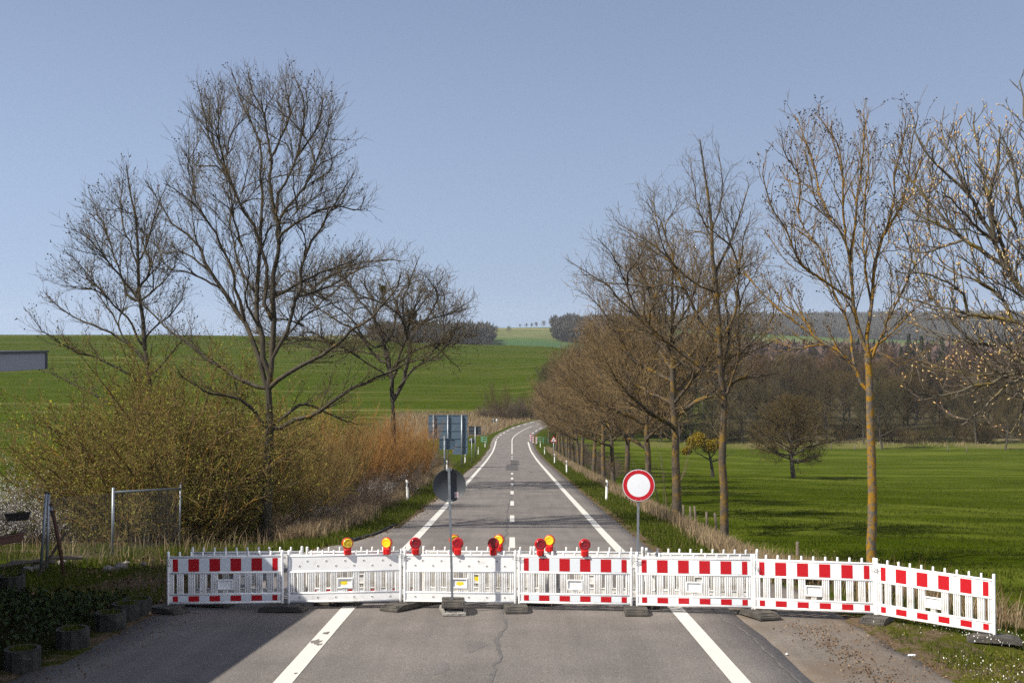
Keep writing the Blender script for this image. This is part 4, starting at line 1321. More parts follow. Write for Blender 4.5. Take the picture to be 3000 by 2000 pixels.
# ------------------------------------------------------------------ flat-roofed building whose corner shows at the left edge
bo = empty('flat_roof_building', (-9.5, 10, gz(-9.5, 10)))
def bpart(nm, c, s, mat, bev=0.0):
    p = link(nm, MB().box((0, 0, 0), s, bev).mesh(nm, mat), bo)
    p.location = Vector(c) - Vector(bo.location); return p
RT, RB = CAMZ - .19, CAMZ - .47
bpart('roof_slab', (-11.55, 9.4, (RT + RB) / 2), (7.2, 22.0, RT - RB), M['fascia'], .004)
bpart('roof_edging', (-11.55, 9.4, RT + .018), (7.26, 22.06, .035), M['fascia_trim'])
bpart('corner_strip', (-7.947, 20.38, (RT + RB) / 2), (.03, .06, RT - RB - .01), M['fascia_trim'])
bpart('wall', (-12.6, 8.0, 1.9), (4.2, 20.5, 5.0), M['plaster'])
bpart('column', (-8.9, 17.1, 1.9), (.2, .2, 5.0), M['fascia'])
bpart('upper_storey', (-16.5, 13.4, 3.0), (7.0, 22.2, 9.6), M['plaster'])
tag(bo, 'grey flat roof corner jutting in at the left edge above the fence', 'building')

# ------------------------------------------------------------------ concrete planter rings
def ring_mesh():
    n = 22; out = []; 
    b = MB()
    ro, ri, h = .235, .185, .30
    prof = lambda k: 1.0 + (.03 if k % 2 else -.02)
    vo, vi = [], []
    for lvl in (0, h):
        vo.append([b.bm.verts.new((math.cos(2*math.pi*k/n) * ro * prof(k), math.sin(2*math.pi*k/n) * ro * prof(k), lvl)) for k in range(n)])
        vi.append([b.bm.verts.new((math.cos(2*math.pi*k/n) * ri, math.sin(2*math.pi*k/n) * ri, lvl)) for k in range(n)])
    for k in range(n):
        k2 = (k + 1) % n
        b.bm.faces.new((vo[0][k], vo[0][k2], vo[1][k2], vo[1][k])); b.bm.faces.new((vi[0][k2], vi[0][k], vi[1][k], vi[1][k2]))
        b.bm.faces.new((vo[1][k], vo[1][k2], vi[1][k2], vi[1][k]))
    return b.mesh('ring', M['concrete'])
RING = ring_mesh()
SOILD = MB().lathe([(0, .265), (.12, .26), (.187, .245)], 18).mesh('soil', M['soil'])
rp = np.random.default_rng(77)
def tuft_mesh(name, n, h, w, rad, mat, seed):
    rr = np.random.default_rng(seed); a = rr.random(n) * 6.28; q = np.sqrt(rr.random(n)) * rad
    V, F = blades(np.cos(a) * q, np.sin(a) * q, h, w, rr, .7, lambda x, y: np.zeros(len(x)))
    return np_mesh(name, V, F, mat)
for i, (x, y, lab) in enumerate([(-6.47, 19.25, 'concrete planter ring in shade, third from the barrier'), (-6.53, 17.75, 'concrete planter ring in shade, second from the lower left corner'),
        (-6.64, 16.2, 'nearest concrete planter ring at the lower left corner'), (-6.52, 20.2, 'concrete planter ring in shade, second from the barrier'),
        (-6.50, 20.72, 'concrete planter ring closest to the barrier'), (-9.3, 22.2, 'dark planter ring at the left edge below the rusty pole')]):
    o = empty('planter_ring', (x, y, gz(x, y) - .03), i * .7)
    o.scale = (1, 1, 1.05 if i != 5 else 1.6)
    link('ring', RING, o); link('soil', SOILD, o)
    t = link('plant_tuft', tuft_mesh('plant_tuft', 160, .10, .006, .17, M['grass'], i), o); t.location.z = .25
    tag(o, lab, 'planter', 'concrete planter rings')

# ------------------------------------------------------------------ fence frame, poles and clutter on the left
def gp(x, y, h=0.0): return Vector((x, y, gz(x, y) + h))
A_ = Vector((-10.464, 31.275)); B_ = Vector((-9.741, 35.0))
fo = empty('mesh_fence_panel', gp(*A_))
o0 = Vector(fo.location)
pa, pb = gp(A_.x, A_.y), gp(B_.x, B_.y)
ta = Vector(W(332, 1428, A_.y)); tb = Vector(W(529, 1415, B_.y))
link('post', MB().tube([pa - o0 - Vector((.0, 0, .2)), ta - o0], .038, 8).mesh('post', M['galv']), fo)
link('post', MB().tube([pb - o0, tb - o0], .025, 8).mesh('post', M['galv']), fo)
link('top_tube', MB().tube([ta - o0 + Vector((0, 0, -.12)), tb - o0 + Vector((0, 0, -.15))], .03, 8).mesh('top_tube', M['galv']), fo)
wm = MB()
for k in range(1, 44):
    t = k / 44
    a0 = pa.lerp(pb, t) - o0; a1 = (ta.lerp(tb, t) - o0) + Vector((0, 0, -.13))
    wm.tube([a0, a1], .0028, 3, False)
for k in range(1, 9):
    wm.tube([(pa.lerp(ta, k / 9)) - o0, (pb.lerp(tb, k / 9)) - o0], .0028, 3, False)
w_ = wm.build('wire_mesh', M['wire'], fo); w_['kind'] = 'stuff'
tag(fo, 'galvanised fence frame with fine wire mesh before the big olive bush', 'fence')

p0 = gp(-10.74, 27.2); t0 = Vector(W(136, 1443, 27.3))
for i, (dx, lab) in enumerate([(0, 'left of two leaning steel fence poles at the left edge'), (.12, 'right of two leaning steel fence poles at the left edge')]):
    b = p0 + Vector((dx, .05 * i, -.1)); t = t0 + Vector((dx * .3, .05 * i, -.02 * i))
    o = empty('fence_pole', b)
    link('tube', MB().tube([(0, 0, 0), t - b], .034, 8).mesh('tube', M['galv']), o)
    link('cap', MB().tube([(t - b) * .995, (t - b) * 1.012], .038, 8).mesh('cap', M['black']), o)
    tag(o, lab, 'pole', 'leaning fence poles')
b = gp(-9.84, 26.3, -.1); t = Vector(W(149, 1474, 26.5))
o = empty('rusty_pole', b)
link('tube', MB().tube([(0, 0, 0), (t - b) * .5 + Vector((.02, 0, 0)), t - b], .042, 8).mesh('tube', M['rust']), o)
link('collar', MB().tube([(t - b) * .88, (t - b) * .91], .058, 8).mesh('collar', M['rust']), o)
link('pale_sleeve', MB().tube([(t - b) * .84, (t - b) * .955], .044, 8).mesh('pale_sleeve', M['galv']), o)
tag(o, 'rusty brown pole leaning left in front of the fence poles', 'pole')
b = gp(-10.6, 26.7, -.05); t = Vector(W(197, 1552, 26.7))
o = MB().box((0, 0, .55), (.09, .045, 1.25), .006).build('leaning_plank', M['old_wood'])
o.location = b; v = t - b; o.rotation_euler = v.to_track_quat('Z', 'Y').to_euler()
tag(o, 'weathered wooden plank leaning right against the rusty pole', 'plank')
# wire fence running out of the picture, with two hanging boxes
fo = empty('wire_fence', gp(-10.9, 27.3)); o0 = Vector(fo.location)
wm = MB(); LP = [gp(-10.85, 27.3), gp(-13.6, 26.4)]; RP = [gp(-10.46, 31.2), gp(-10.74, 27.25)]
for (a, c, hh) in ((LP[0], LP[1], 1.75), (RP[0], RP[1], 1.65)):
    for k in range(0, 40):
        q = a.lerp(c, k / 40) - o0
        wm.tube([q, q + Vector((0, 0, hh))], .0022, 3, False)
    for k in range(14):
        wm.tube([a - o0 + Vector((0, 0, hh * (k + .5) / 14)), c - o0 + Vector((0, 0, hh * (k + .5) / 14 + .02))], .0022, 3, False)
w_ = wm.build('wire_mesh', M['wire'], fo); w_['kind'] = 'stuff'
tag(fo, 'sagging fine wire fence between the leaning poles and the frame', 'fence')
def flower_box(px, py, d, mat, label, sc=1.0, rz=0.0, ry=0.0):
    c = W(px, py, d)
    o = empty('flower_box', c, rz); o.rotation_euler = (0, ry, rz); o.scale = (sc,) * 3
    b = MB(); b.prism([(-.24, -.09), (.24, -.09), (.29, .08), (-.29, .08)], -.09, .09, 'y')
    for v in b.bm.verts:
        if v.co.z < 0: v.co.y *= .75
    bmesh.ops.bevel(b.bm, geom=b.bm.edges[:], offset=.008, segments=1, affect='EDGES')
    link('box', b.mesh('box', M[mat]), o)
    r_ = MB(); 
    for (cx, cy_, sx_, sy_) in ((0, -.095, .61, .022), (0, .095, .61, .022), (-.295, 0, .022, .17), (.295, 0, .022, .17)): r_.box((cx, cy_, .083), (sx_, sy_, .022), .003)
    link('rim', r_.mesh('rim', M[mat]), o)
    link('soil', MB().box((0, 0, .078), (.56, .165, .012)).mesh('soil', M['soil']), o)
    t = link('plant_tuft', tuft_mesh('plant_tuft', 60, .10, .007, .10, M['grass'], int(px)), o); t.location = (.08, 0, .07)
    tag(o, label, 'flower box')
flower_box(52, 1513, 26.95, 'planter_dark', 'dark plastic flower box hung on the wire fence', .93, R_(18), R_(-2))
flower_box(30, 1578, 26.2, 'planter_terracotta', 'faded terracotta flower box below the dark one at the left edge', 1.0, R_(22), R_(-8))
# rubble and boards
for i, (x, y, l, rz, lab) in enumerate([(-11.7, 27.7, 1.5, .25, 'longest broken board lying in the grass behind the poles'), (-11.2, 27.9, 1.1, -.1, 'short broken board on the rubble heap'), (-10.6, 28.3, .8, .5, 'small board end beside the rusty pole')]):
    o = MB().box((0, 0, 0), (l, .16, .04), .006).build('broken_board', M['old_wood'])
    o.location = gp(x, y, .10 + .06 * i); o.rotation_euler = (.15, -.12 + .1 * i, rz)
    tag(o, lab, 'board')
for i in range(10):
    x = -11.3 + rp.random() * 2.6; y = 27.3 + rp.random() * 1.6
    b = MB(); bmesh.ops.create_icosphere(b.bm, subdivisions=1, radius=.10 + .08 * rp.random())
    for v in b.bm.verts: v.co *= .7 + .6 * rp.random(); v.co.z *= .6
    o = b.build('rubble_stone', M['stone']); o.location = gp(x, y, .05)
    tag(o, 'rough stone of the rubble heap in the grass behind the poles', 'stone', 'rubble heap stones')

# wooden fence posts of the meadow
for i, (px, py, hv, dd) in enumerate([(2002, 1507, .75, 54), (2022, 1530, .8, 51.5), (2036, 1537, .9, 51), (2069, 1555, .85, 48), (2097, 1570, .95, 45.7), (2334, 1610, 1.0, 32.7)]):
    x = (px - 1500) / FPX * dd
    b = MB(); b.tube([(0, 0, -.2), (.02, 0, hv * .6), (-.01 + .05 * math.sin(i * 3), .01, hv + .12)], [.055, .05, .045], 7)
    o = b.build('fence_post', M['fence_wood']); o.location = gp(x, dd)
    tag(o, ['farthest visible', 'second farthest', 'third farthest', 'third nearest', 'split and crooked second nearest', 'nearest, single'][i] + ' wooden fence post at the meadow edge', 'fence post', 'meadow fence posts')
for i, (px, py) in enumerate([(2384, 1256), (2436, 1254), (2504, 1254), (2777, 1262), (2832, 1268)]):
    dd = 228.0 - 3 * i
    x = (px - 1500) / FPX * dd
    o = MB().tube([(0, 0, -.2), (0, 0, 1.15)], .085, 6).build('fence_post', M['fence_wood']); o.location = gp(x, dd)
    tag(o, 'small distant fence post along the stream at the far meadow edge', 'fence post', 'distant meadow fence posts')
# bits of litter
for i, (px, d) in enumerate([(2670, 17.1), (2305, 17.2)]):
    x = (px - 1500) / FPX * d
    b = MB(); bmesh.ops.create_icosphere(b.bm, subdivisions=1, radius=.05)
    for v in b.bm.verts: v.co *= .6 + .8 * rp.random(); v.co.z *= .4
    o = b.build('paper_scrap', M['sign_white']); o.location = (x, d, max(float(zr(d)), gz(x, d)) + .012); o.scale = (1, .7, 1) if i == 0 else (.4, .4, .6)
    tag(o, ['crumpled white paper scrap at the edge of the grass on the right', 'tiny white scrap on the brown apron'][i], 'litter')
# ------------------------------------------------------------------ the individual trees near the road
def base_at(px, d): 
    x = (px - 1500) / FPX * d
    return np.array([x, d, gz(x, d) - .05])

# tall ash-like tree left of the road
LT1 = [(.22, .09, 0, [(780, 1560), (783, 1450), (788, 1330), (791, 1262), (789, 1156), (786, 1117)]),
 (.105, .012, -.05, [(785, 1130), (797, 1051), (796, 998), (801, 945), (801, 896), (806, 840), (810, 770), (815, 700), (808, 628), (795, 560), (785, 523), (789, 437), (775, 341), (745, 270), (722, 203)]),
 (.10, .012, .10, [(773, 1096), (776, 1030), (766, 974), (755, 910), (759, 858), (755, 805), (759, 753), (762, 700), (737, 648), (703, 605), (679, 533), (636, 494), (574, 485), (541, 451)]),
 (.07, .012, .2, [(780, 950), (780, 907), (783, 788), (769, 753), (770, 700), (766, 581), (761, 485), (746, 389), (708, 293), (684, 222)]),
 (.075, .012, -.15, [(788, 1090), (804, 1044), (825, 1005), (857, 924), (874, 840), (888, 770), (903, 728), (955, 640), (1000, 560), (1040, 510)]),
 (.095, .012, .15, [(780, 1150), (766, 1072), (717, 942), (685, 910), (664, 868), (636, 829), (598, 767), (569, 700), (502, 652), (459, 580), (430, 523)]),
 (.06, .012, -.25, [(722, 950), (713, 924), (692, 847), (681, 781), (660, 748), (622, 667), (580, 610), (521, 561), (478, 537)]),
 (.075, .012, .35, [(770, 1145), (755, 1135), (720, 1117), (687, 1102), (561, 1018), (491, 962), (449, 920), (417, 899), (390, 850)]),
 (.07, .012, -.35, [(780, 1250), (776, 1246), (737, 1195), (701, 1168), (650, 1159), (590, 1140), (520, 1090)]),
 (.085, .012, -.4, [(798, 1146), (860, 1082), (966, 1026), (1029, 967), (1081, 935), (1134, 882), (1159, 854), (1175, 800)]),
 (.085, .012, -.1, [(795, 1264), (806, 1262), (860, 1231), (938, 1201), (1010, 1153), (1036, 1135), (1081, 1119), (1141, 1096), (1176, 1072), (1232, 1049), (1299, 1051)]),
 (.07, .012, .35, [(793, 1250), (803, 1243), (842, 1213), (884, 1183), (938, 1200), (990, 1225), (1049, 1243)]),
 (.05, .010, .2, [(862, 890), (867, 875), (931, 851), (983, 830), (1036, 798), (1060, 767)]),
 (.055, .010, -.3, [(801, 880), (811, 865), (874, 830), (917, 809), (1001, 774), (1043, 760), (1064, 732)]),
 (.055, .010, .3, [(810, 700), (813, 652), (850, 600), (885, 557), (933, 485), (981, 461), (1005, 447)]),
 (.05, .010, -.3, [(815, 705), (837, 676), (909, 628), (981, 604), (1052, 614), (1072, 566)]),
 (.05, .010, .1, [(806, 620), (813, 580), (861, 485), (885, 389), (890, 293), (861, 222)]),
 (.045, .010, -.2, [(790, 470), (815, 420), (850, 330), (835, 250), (830, 228)]),
 (.045, .010, .4, [(650, 498), (620, 420), (600, 340), (585, 270), (575, 240)]),
 (.045, .010, -.3, [(690, 570), (655, 470), (640, 380), (640, 290), (625, 255)]),
 (.04, .010, .3, [(900, 530), (940, 440), (965, 370), (975, 310)]),
 (.04, .010, -.4, [(870, 470), (920, 390), (945, 310), (930, 270)]),
 (.04, .010, .3, [(600, 770), (540, 740), (480, 740), (440, 700)]),
 (.04, .010, -.3, [(640, 830), (560, 800), (500, 790), (430, 780)]),
 (.045, .010, .5, [(755, 860), (700, 780), (680, 690), (660, 620)]),
 (.045, .010, -.5, [(760, 980), (720, 880), (730, 780), (700, 700)]),
 (.04, .010, .5, [(830, 1000), (890, 930), (940, 900), (1000, 880)])]
# slimmer tree at the far left
LT0 = [(.15, .02, 0, [(440, 1560), (438, 1300), (437, 1130), (429, 1060), (421, 990), (416, 930), (408, 870), (406, 790), (404, 724), (404, 652), (383, 580), (371, 485)]),
 (.06, .010, .2, [(424, 1040), (393, 1025), (323, 973), (252, 945), (196, 917), (151, 885), (130, 850)]),
 (.06, .010, -.25, [(436, 1155), (431, 1148), (351, 1078), (281, 1046), (224, 1029), (151, 983), (116, 966), (88, 920)]),
 (.06, .010, .3, [(438, 1230), (361, 1204), (305, 1169), (245, 1141), (175, 1106), (123, 1078)]),
 (.05, .010, -.2, [(421, 1000), (407, 1000), (379, 938), (351, 910), (297, 850), (260, 800), (230, 772), (191, 738)]),
 (.05, .010, .25, [(412, 900), (375, 870), (354, 801), (330, 740), (311, 676), (280, 610), (262, 560)]),
 (.05, .010, -.3, [(410, 880), (354, 810), (287, 729), (239, 686), (201, 667)]),
 (.045, .010, .2, [(406, 790), (385, 720), (364, 676), (354, 580), (363, 500)]),
 (.045, .010, -.2, [(405, 770), (411, 762), (431, 710), (459, 619), (480, 560), (490, 520)]),
 (.045, .010, .4, [(419, 1010), (450, 960), (491, 930), (530, 880), (545, 830)]),
 (.045, .010, -.4, [(414, 900), (450, 850), (500, 800), (520, 740)]),
 (.05, .010, .5, [(405, 860), (440, 790), (420, 700), (440, 620)]),
 (.045, .010, -.5, [(430, 1100), (480, 1060), (530, 1000), (560, 960)])]
# rounded dense tree with mistletoe, middle left
LT2 = [(.20, .08, 0, [(1152, 1380), (1153, 1300), (1152, 1226), (1151, 1195)]),
 (.11, .012, .1, [(1151, 1195), (1148, 1138), (1141, 1079), (1127, 1037), (1116, 1002), (1095, 956), (1064, 910), (1036, 858), (1018, 816)]),
 (.11, .012, -.1, [(1153, 1200), (1180, 1131), (1190, 1072), (1190, 1030), (1180, 981), (1173, 928), (1197, 858), (1211, 805)]),
 (.07, .012, .3, [(1128, 1040), (1137, 1037), (1155, 988), (1159, 928), (1141, 875), (1123, 823)]),
 (.06, .012, -.2, [(1190, 1030), (1225, 981), (1281, 960), (1327, 932), (1348, 910)]),
 (.06, .012, .2, [(1182, 990), (1211, 946), (1246, 893), (1278, 851)]),
 (.08, .012, .3, [(1141, 1090), (1116, 1086), (1071, 1016), (1001, 963), (948, 928), (895, 910)]),
 (.06, .012, -.3, [(1118, 1050), (1099, 1044), (1040, 960), (966, 896), (983, 868)]),
 (.06, .012, .1, [(1148, 1110), (1211, 1054), (1253, 1047), (1292, 1086), (1316, 1117)]),
 (.07, .012, .8, [(1150, 1150), (1130, 1060), (1110, 960), (1090, 860)]),
 (.07, .012, -.8, [(1152, 1160), (1170, 1060), (1200, 950), (1230, 860)]),
 (.05, .012, -.6, [(1148, 1130), (1090, 1090), (1030, 1050), (960, 1010), (920, 980)]),
 (.05, .012, .6, [(1180, 1131), (1230, 1080), (1280, 1020), (1310, 990)]),
 (.05, .012, .5, [(1141, 1079), (1060, 1060), (980, 1080), (930, 1110)])]
# lichen-covered tree behind the right end of the barrier
T1 = [(.108, .07, 0, [(2556, 1816), (2552, 1640), (2553, 1450), (2553, 1309), (2548, 1194), (2544, 1079), (2541, 1034)]),
 (.05, .008, .2, [(2540, 1150), (2533, 1141), (2502, 1068), (2445, 1022), (2391, 991), (2315, 934), (2247, 870), (2189, 803), (2150, 760)]),
 (.06, .008, -.1, [(2541, 1034), (2521, 972), (2506, 926), (2502, 896), (2493, 816), (2493, 758), (2470, 691), (2430, 642), (2386, 602), (2323, 579)]),
 (.04, .008, .1, [(2493, 770), (2493, 758), (2500, 690), (2512, 600), (2518, 520), (2530, 430), (2526, 320)]),
 (.035, .008, -.2, [(2475, 700), (2470, 640), (2470, 588), (2466, 512), (2453, 423), (2408, 356), (2397, 312)]),
 (.06, .008, .1, [(2541, 1040), (2544, 965), (2556, 850), (2560, 780), (2573, 736), (2600, 673), (2636, 624), (2676, 553), (2703, 468), (2725, 379)]),
 (.035, .008, .3, [(2553, 880), (2537, 794), (2533, 646), (2540, 579), (2546, 468), (2537, 379), (2524, 320)]),
 (.035, .008, -.3, [(2600, 680), (2618, 593), (2622, 512), (2649, 379), (2642, 329)]),
 (.045, .008, -.3, [(2545, 1060), (2556, 1041), (2582, 984), (2605, 926), (2640, 861), (2680, 780), (2725, 736)]),
 (.04, .008, .4, [(2548, 1030), (2563, 1018), (2621, 965), (2678, 907), (2740, 870)]),
 (.04, .008, .3, [(2502, 1070), (2498, 1011), (2483, 946), (2460, 888), (2430, 820), (2413, 736), (2368, 691), (2332, 602), (2301, 512)]),
 (.04, .008, -.3, [(2498, 890), (2440, 840), (2413, 816), (2350, 776), (2301, 669), (2247, 579), (2234, 477)]),
 (.018, .006, -.2, [(2545, 1050), (2567, 1034), (2605, 1045), (2648, 1064), (2693, 1070), (2724, 1037)]),
 (.03, .008, .5, [(2430, 642), (2400, 560), (2380, 470), (2350, 390), (2330, 340)]),
 (.03, .008, -.5, [(2386, 602), (2340, 520), (2300, 450), (2290, 400)]),
 (.03, .008, .5, [(2391, 991), (2360, 940), (2300, 890), (2230, 800)]),
 (.03, .008, -.5, [(2640, 620), (2660, 520), (2670, 430), (2690, 340)]),
 (.03, .008, .4, [(2445, 1022), (2400, 1010), (2330, 1020), (2260, 990)])]
# pale-barked tree right of the no-entry sign
T2 = [(.155, .02, 0, [(2123, 1620), (2122, 1450), (2118, 1300), (2121, 1200), (2120, 1155), (2113, 1109), (2109, 1014), (2105, 956), (2097, 880), (2097, 822), (2088, 765), (2086, 688), (2075, 580), (2050, 410)]),
 (.075, .010, -.1, [(2120, 1160), (2117, 1147), (2059, 1086), (1998, 1033), (1944, 994), (1887, 948), (1810, 868), (1772, 834), (1715, 795), (1673, 769)]),
 (.07, .010, .2, [(2110, 1020), (2109, 1010), (2059, 948), (2021, 880), (1987, 815), (1971, 765), (1948, 688), (1937, 650), (1890, 590)]),
 (.04, .010, -.3, [(2096, 870), (2040, 830), (1983, 795), (1920, 790), (1880, 770)]),
 (.035, .010, .3, [(1975, 780), (1971, 772), (1925, 742), (1868, 707), (1837, 677)]),
 (.06, .010, .1, [(2117, 1110), (2117, 1101), (2132, 1033), (2140, 956), (2174, 914), (2212, 880), (2260, 840)]),
 (.05, .010, -.3, [(2110, 1000), (2113, 994), (2151, 926), (2159, 841), (2166, 765), (2180, 690), (2200, 620)]),
 (.045, .010, .3, [(2095, 810), (2094, 803), (2128, 738), (2147, 688), (2190, 560), (2185, 520)]),
 (.05, .010, -.2, [(2121, 1165), (2128, 1155), (2143, 1125), (2182, 1105), (2250, 1098), (2300, 1079)]),
 (.04, .010, .4, [(2113, 1075), (2128, 1063), (2155, 1040), (2212, 1025), (2270, 1000)]),
 (.03, .010, .3, [(2086, 720), (2086, 700), (2050, 620), (2030, 520), (2020, 460)]),
 (.03, .010, -.3, [(2086, 690), (2110, 600), (2115, 520), (2105, 450)]),
 (.045, .010, .6, [(2112, 1100), (2040, 1080), (1980, 1060), (1900, 1050)]),
 (.035, .010, -.4, [(1890, 950), (1850, 880), (1830, 820), (1790, 740), (1750, 700)]),
 (.035, .010, .5, [(2000, 840), (1950, 830), (1900, 840), (1840, 800)])]
# chestnut whose trunk stands outside the right edge
T0 = [(.21, .09, 0, [(3240, 2150), (3245, 1800), (3240, 1500), (3230, 1250), (3190, 1060), (3130, 940)]),
 (.060, .006, -.15, [(3140, 960), (3060, 905), (3000, 861), (2948, 780), (2917, 713), (2881, 637), (2814, 548), (2747, 486), (2694, 414), (2682, 387)]),
 (.045, .007, .2, [(2955, 790), (2948, 790), (2895, 745), (2823, 700), (2765, 637), (2703, 570), (2649, 512), (2613, 468)]),
 (.04, .007, -.3, [(2920, 715), (2899, 624), (2904, 544), (2926, 468), (2930, 370)]),
 (.04, .007, .3, [(2960, 800), (2930, 700), (2890, 560), (2860, 400), (2855, 330)]),
 (.055, .006, .1, [(3140, 960), (3100, 760), (3050, 600), (3020, 460), (3000, 330), (2985, 240)]),
 (.04, .007, -.2, [(3090, 740), (3030, 690), (2990, 600), (2970, 500), (2940, 400)]),
 (.05, .007, .2, [(3200, 1090), (3090, 980), (3000, 950), (2927, 938), (2866, 926), (2812, 911), (2736, 896), (2659, 873), (2613, 854)]),
 (.045, .006, -.3, [(3220, 1200), (3100, 1120), (3000, 1091), (2946, 1095), (2908, 1122), (2850, 1135), (2774, 1154), (2709, 1160), (2674, 1148), (2644, 1125)]),
 (.035, .006, -.2, [(3100, 1120), (3000, 1110), (2946, 1133), (2889, 1187), (2835, 1233), (2801, 1252)]),
 (.045, .007, .4, [(3210, 1160), (3080, 1090), (3000, 1064), (2927, 1022), (2850, 1003), (2774, 992), (2709, 976)]),
 (.03, .006, -.3, [(2870, 928), (2820, 860), (2760, 820), (2700, 800), (2640, 800)]),
 (.03, .006, .4, [(2820, 700), (2770, 720), (2700, 740), (2640, 720)]),
 (.035, .006, .5, [(2990, 950), (2940, 880), (2880, 830), (2800, 800), (2740, 770)]),
 (.03, .006, -.5, [(2925, 720), (2890, 690), (2820, 620), (2760, 560)]),
 (.035, .006, .3, [(3060, 1100), (3010, 1160), (2990, 1220), (2960, 1270)]),
 (.03, .006, .3, [(2820, 555), (2800, 480), (2770, 420), (2760, 380)])]

rg = np.random.default_rng(101)
Dh = 39.0; b = base_at(780, Dh); lm, rd_ = traced(LT1, Dh, b, rg)
lm, rd_ = fill_crown(lm, rd_, rg, W(775, 545, Dh) - b, (2.75, 2.55, 3.65), 70, .030)
dat = tree_from_limbs(lm, rd_, rg, dict(n2=4.6, L2=1.4, n3=6.6, L3=.70, n4=4.8, L4=.28, skip=1, tmin=.22, up2=.22, up3=.18, trop2=.035, trop3=.03, twig_r=.0064, wig=.045, a2=(18, 40), a3=(18, 42), a4=(20, 45)))
LEFT_TALL = tag(make_tree('roadside_tree', b, dat, 'bark_left', 'twig_left', rg, ('seed', 'seed', .07, .036, 2, 'seed_clusters')), 'tallest bare tree left of the road, many upright limbs from one trunk', 'tree')
Dh = 47.0; b = base_at(440, Dh); lm, rd_ = traced(LT0, Dh, b, rg)
lm, rd_ = fill_crown(lm, rd_, rg, W(350, 800, Dh) - b, (2.5, 2.5, 3.3), 34)
dat = tree_from_limbs(lm, rd_, rg, dict(n2=4.0, L2=1.5, n3=6.2, L3=.8, n4=4.0, L4=.30, tmin=.26, up2=.25, up3=.2, trop2=.04, trop3=.03, twig_r=.0076, wig=.05, a2=(20, 44), a3=(18, 44), a4=(20, 46)))
tag(make_tree('roadside_tree', b, dat, 'bark_left', 'twig_left', rg, ('seed', 'seed', .13, .042, 2, 'seed_clusters')), 'bare leftmost tree with dark seed tufts behind the olive bush', 'tree')
Dh = 70.0; b = base_at(1152, Dh); lm, rd_ = traced(LT2, Dh, b, rg)
lm, rd_ = fill_crown(lm, rd_, rg, W(1065, 970, Dh) - b, (6.0, 4.8, 3.5), 135, .045, -.55)
dat = tree_from_limbs(lm, rd_, rg, dict(n2=4.2, L2=1.2, n3=6.2, L3=.75, n4=4.0, L4=.36, skip=1, tmin=.2, up2=.15, up3=.12, trop2=.03, twig_r=.0125, wig=.09))
o = tag(make_tree('roadside_tree', b, dat, 'bark_dark', 'twig_left', rg), 'dense round-crowned bare tree with mistletoe, second left of the road', 'tree')
o.scale = (1.22, 1.15, 1.08)
def mistletoe(px, py, d, r, label, mat='mistletoe_green'):
    c = W(px, py, d); rr = np.random.default_rng(int(px))
    v = norm(rr.normal(0, 1, (900, 3))) * (rr.random((900, 1)) ** .4) * r
    ob = link('mistletoe', np_mesh('mistletoe', *leaves(v, .10, rr, 0), M[mat])); ob.location = c
    tag(ob, label, 'mistletoe')
mistletoe(1122, 846, 69.6, .17, 'small green mistletoe ball high in the round-crowned tree')
mistletoe(1205, 920, 70.2, .34, 'larger green mistletoe ball in the middle of the round-crowned tree')
Dh = 24.0; b = base_at(2556, Dh); lm, rd_ = traced(T1, Dh, b, rg)
rd_ = [rd_[0]] + [(a_ * .72, c_) for a_, c_ in rd_[1:]]
lm, rd_ = fill_crown(lm, rd_, rg, W(2490, 660, Dh) - b, (1.75, 1.6, 2.2), 34, .016, -.6)
dat = tree_from_limbs(lm, rd_, rg, dict(n2=5.4, L2=1.0, n3=5.6, L3=.44, n4=4.6, L4=.17, skip=1, tmin=.16, up2=.35, up3=.25, trop2=.06, trop3=.05, twig_r=.0056, wig=.06, a2=(22, 48), a3=(22, 50)))
tag(make_tree('roadside_tree', b, dat, 'bark_lichen', 'twig_lichen', rg, ('seed', 'seed', .24, .023, 3, 'seed_clusters')), 'orange lichened tree right behind the last two barrier panels', 'tree')
Dh = 39.0; b = base_at(2123, Dh); lm, rd_ = traced(T2, Dh, b, rg)
lm, rd_ = fill_crown(lm, rd_, rg, W(2010, 850, Dh) - b, (3.3, 3.0, 3.4), 44, .03, -.5)
dat = tree_from_limbs(lm, rd_, rg, dict(n2=4.2, L2=1.4, n3=6.0, L3=.66, n4=5.0, L4=.26, tmin=.24, up2=.2, up3=.12, trop2=.03, twig_r=.0064, wig=.08, a2=(25, 55), a3=(25, 60), a4=(30, 65)))
tag(make_tree('roadside_tree', b, dat, 'bark_row', 'twig_t2', rg), 'tall bare tree right of the no-entry sign, one limb reaching far left', 'tree')
Dh = 14.5; b = base_at(3240, Dh); lm, rd_ = traced(T0, Dh, b, rg)
rd_ = [rd_[0]] + [(a_ * .66, c_ + .001) for a_, c_ in rd_[1:]]
lm, rd_ = fill_crown(lm, rd_, rg, W(2860, 760, Dh) - b, (1.05, 1.0, 1.9), 50, .014, -.8)
dat = tree_from_limbs(lm, rd_, rg, dict(n2=8.5, L2=.66, n3=6.2, L3=.27, n4=3.0, L4=.09, skip=1, tmin=.14, up2=.35, up3=.45, trop2=.09, trop3=.12, twig_r=.0062, wig=.08, a2=(30, 65)))
tag(make_tree('chestnut_tree', b, dat, 'bark_chestnut', 'twig_chestnut', rg, ('bud', 'bud', .5, .0165, 1, 'buds')), 'chestnut branches with fat pale buds reaching in from the right edge', 'tree')

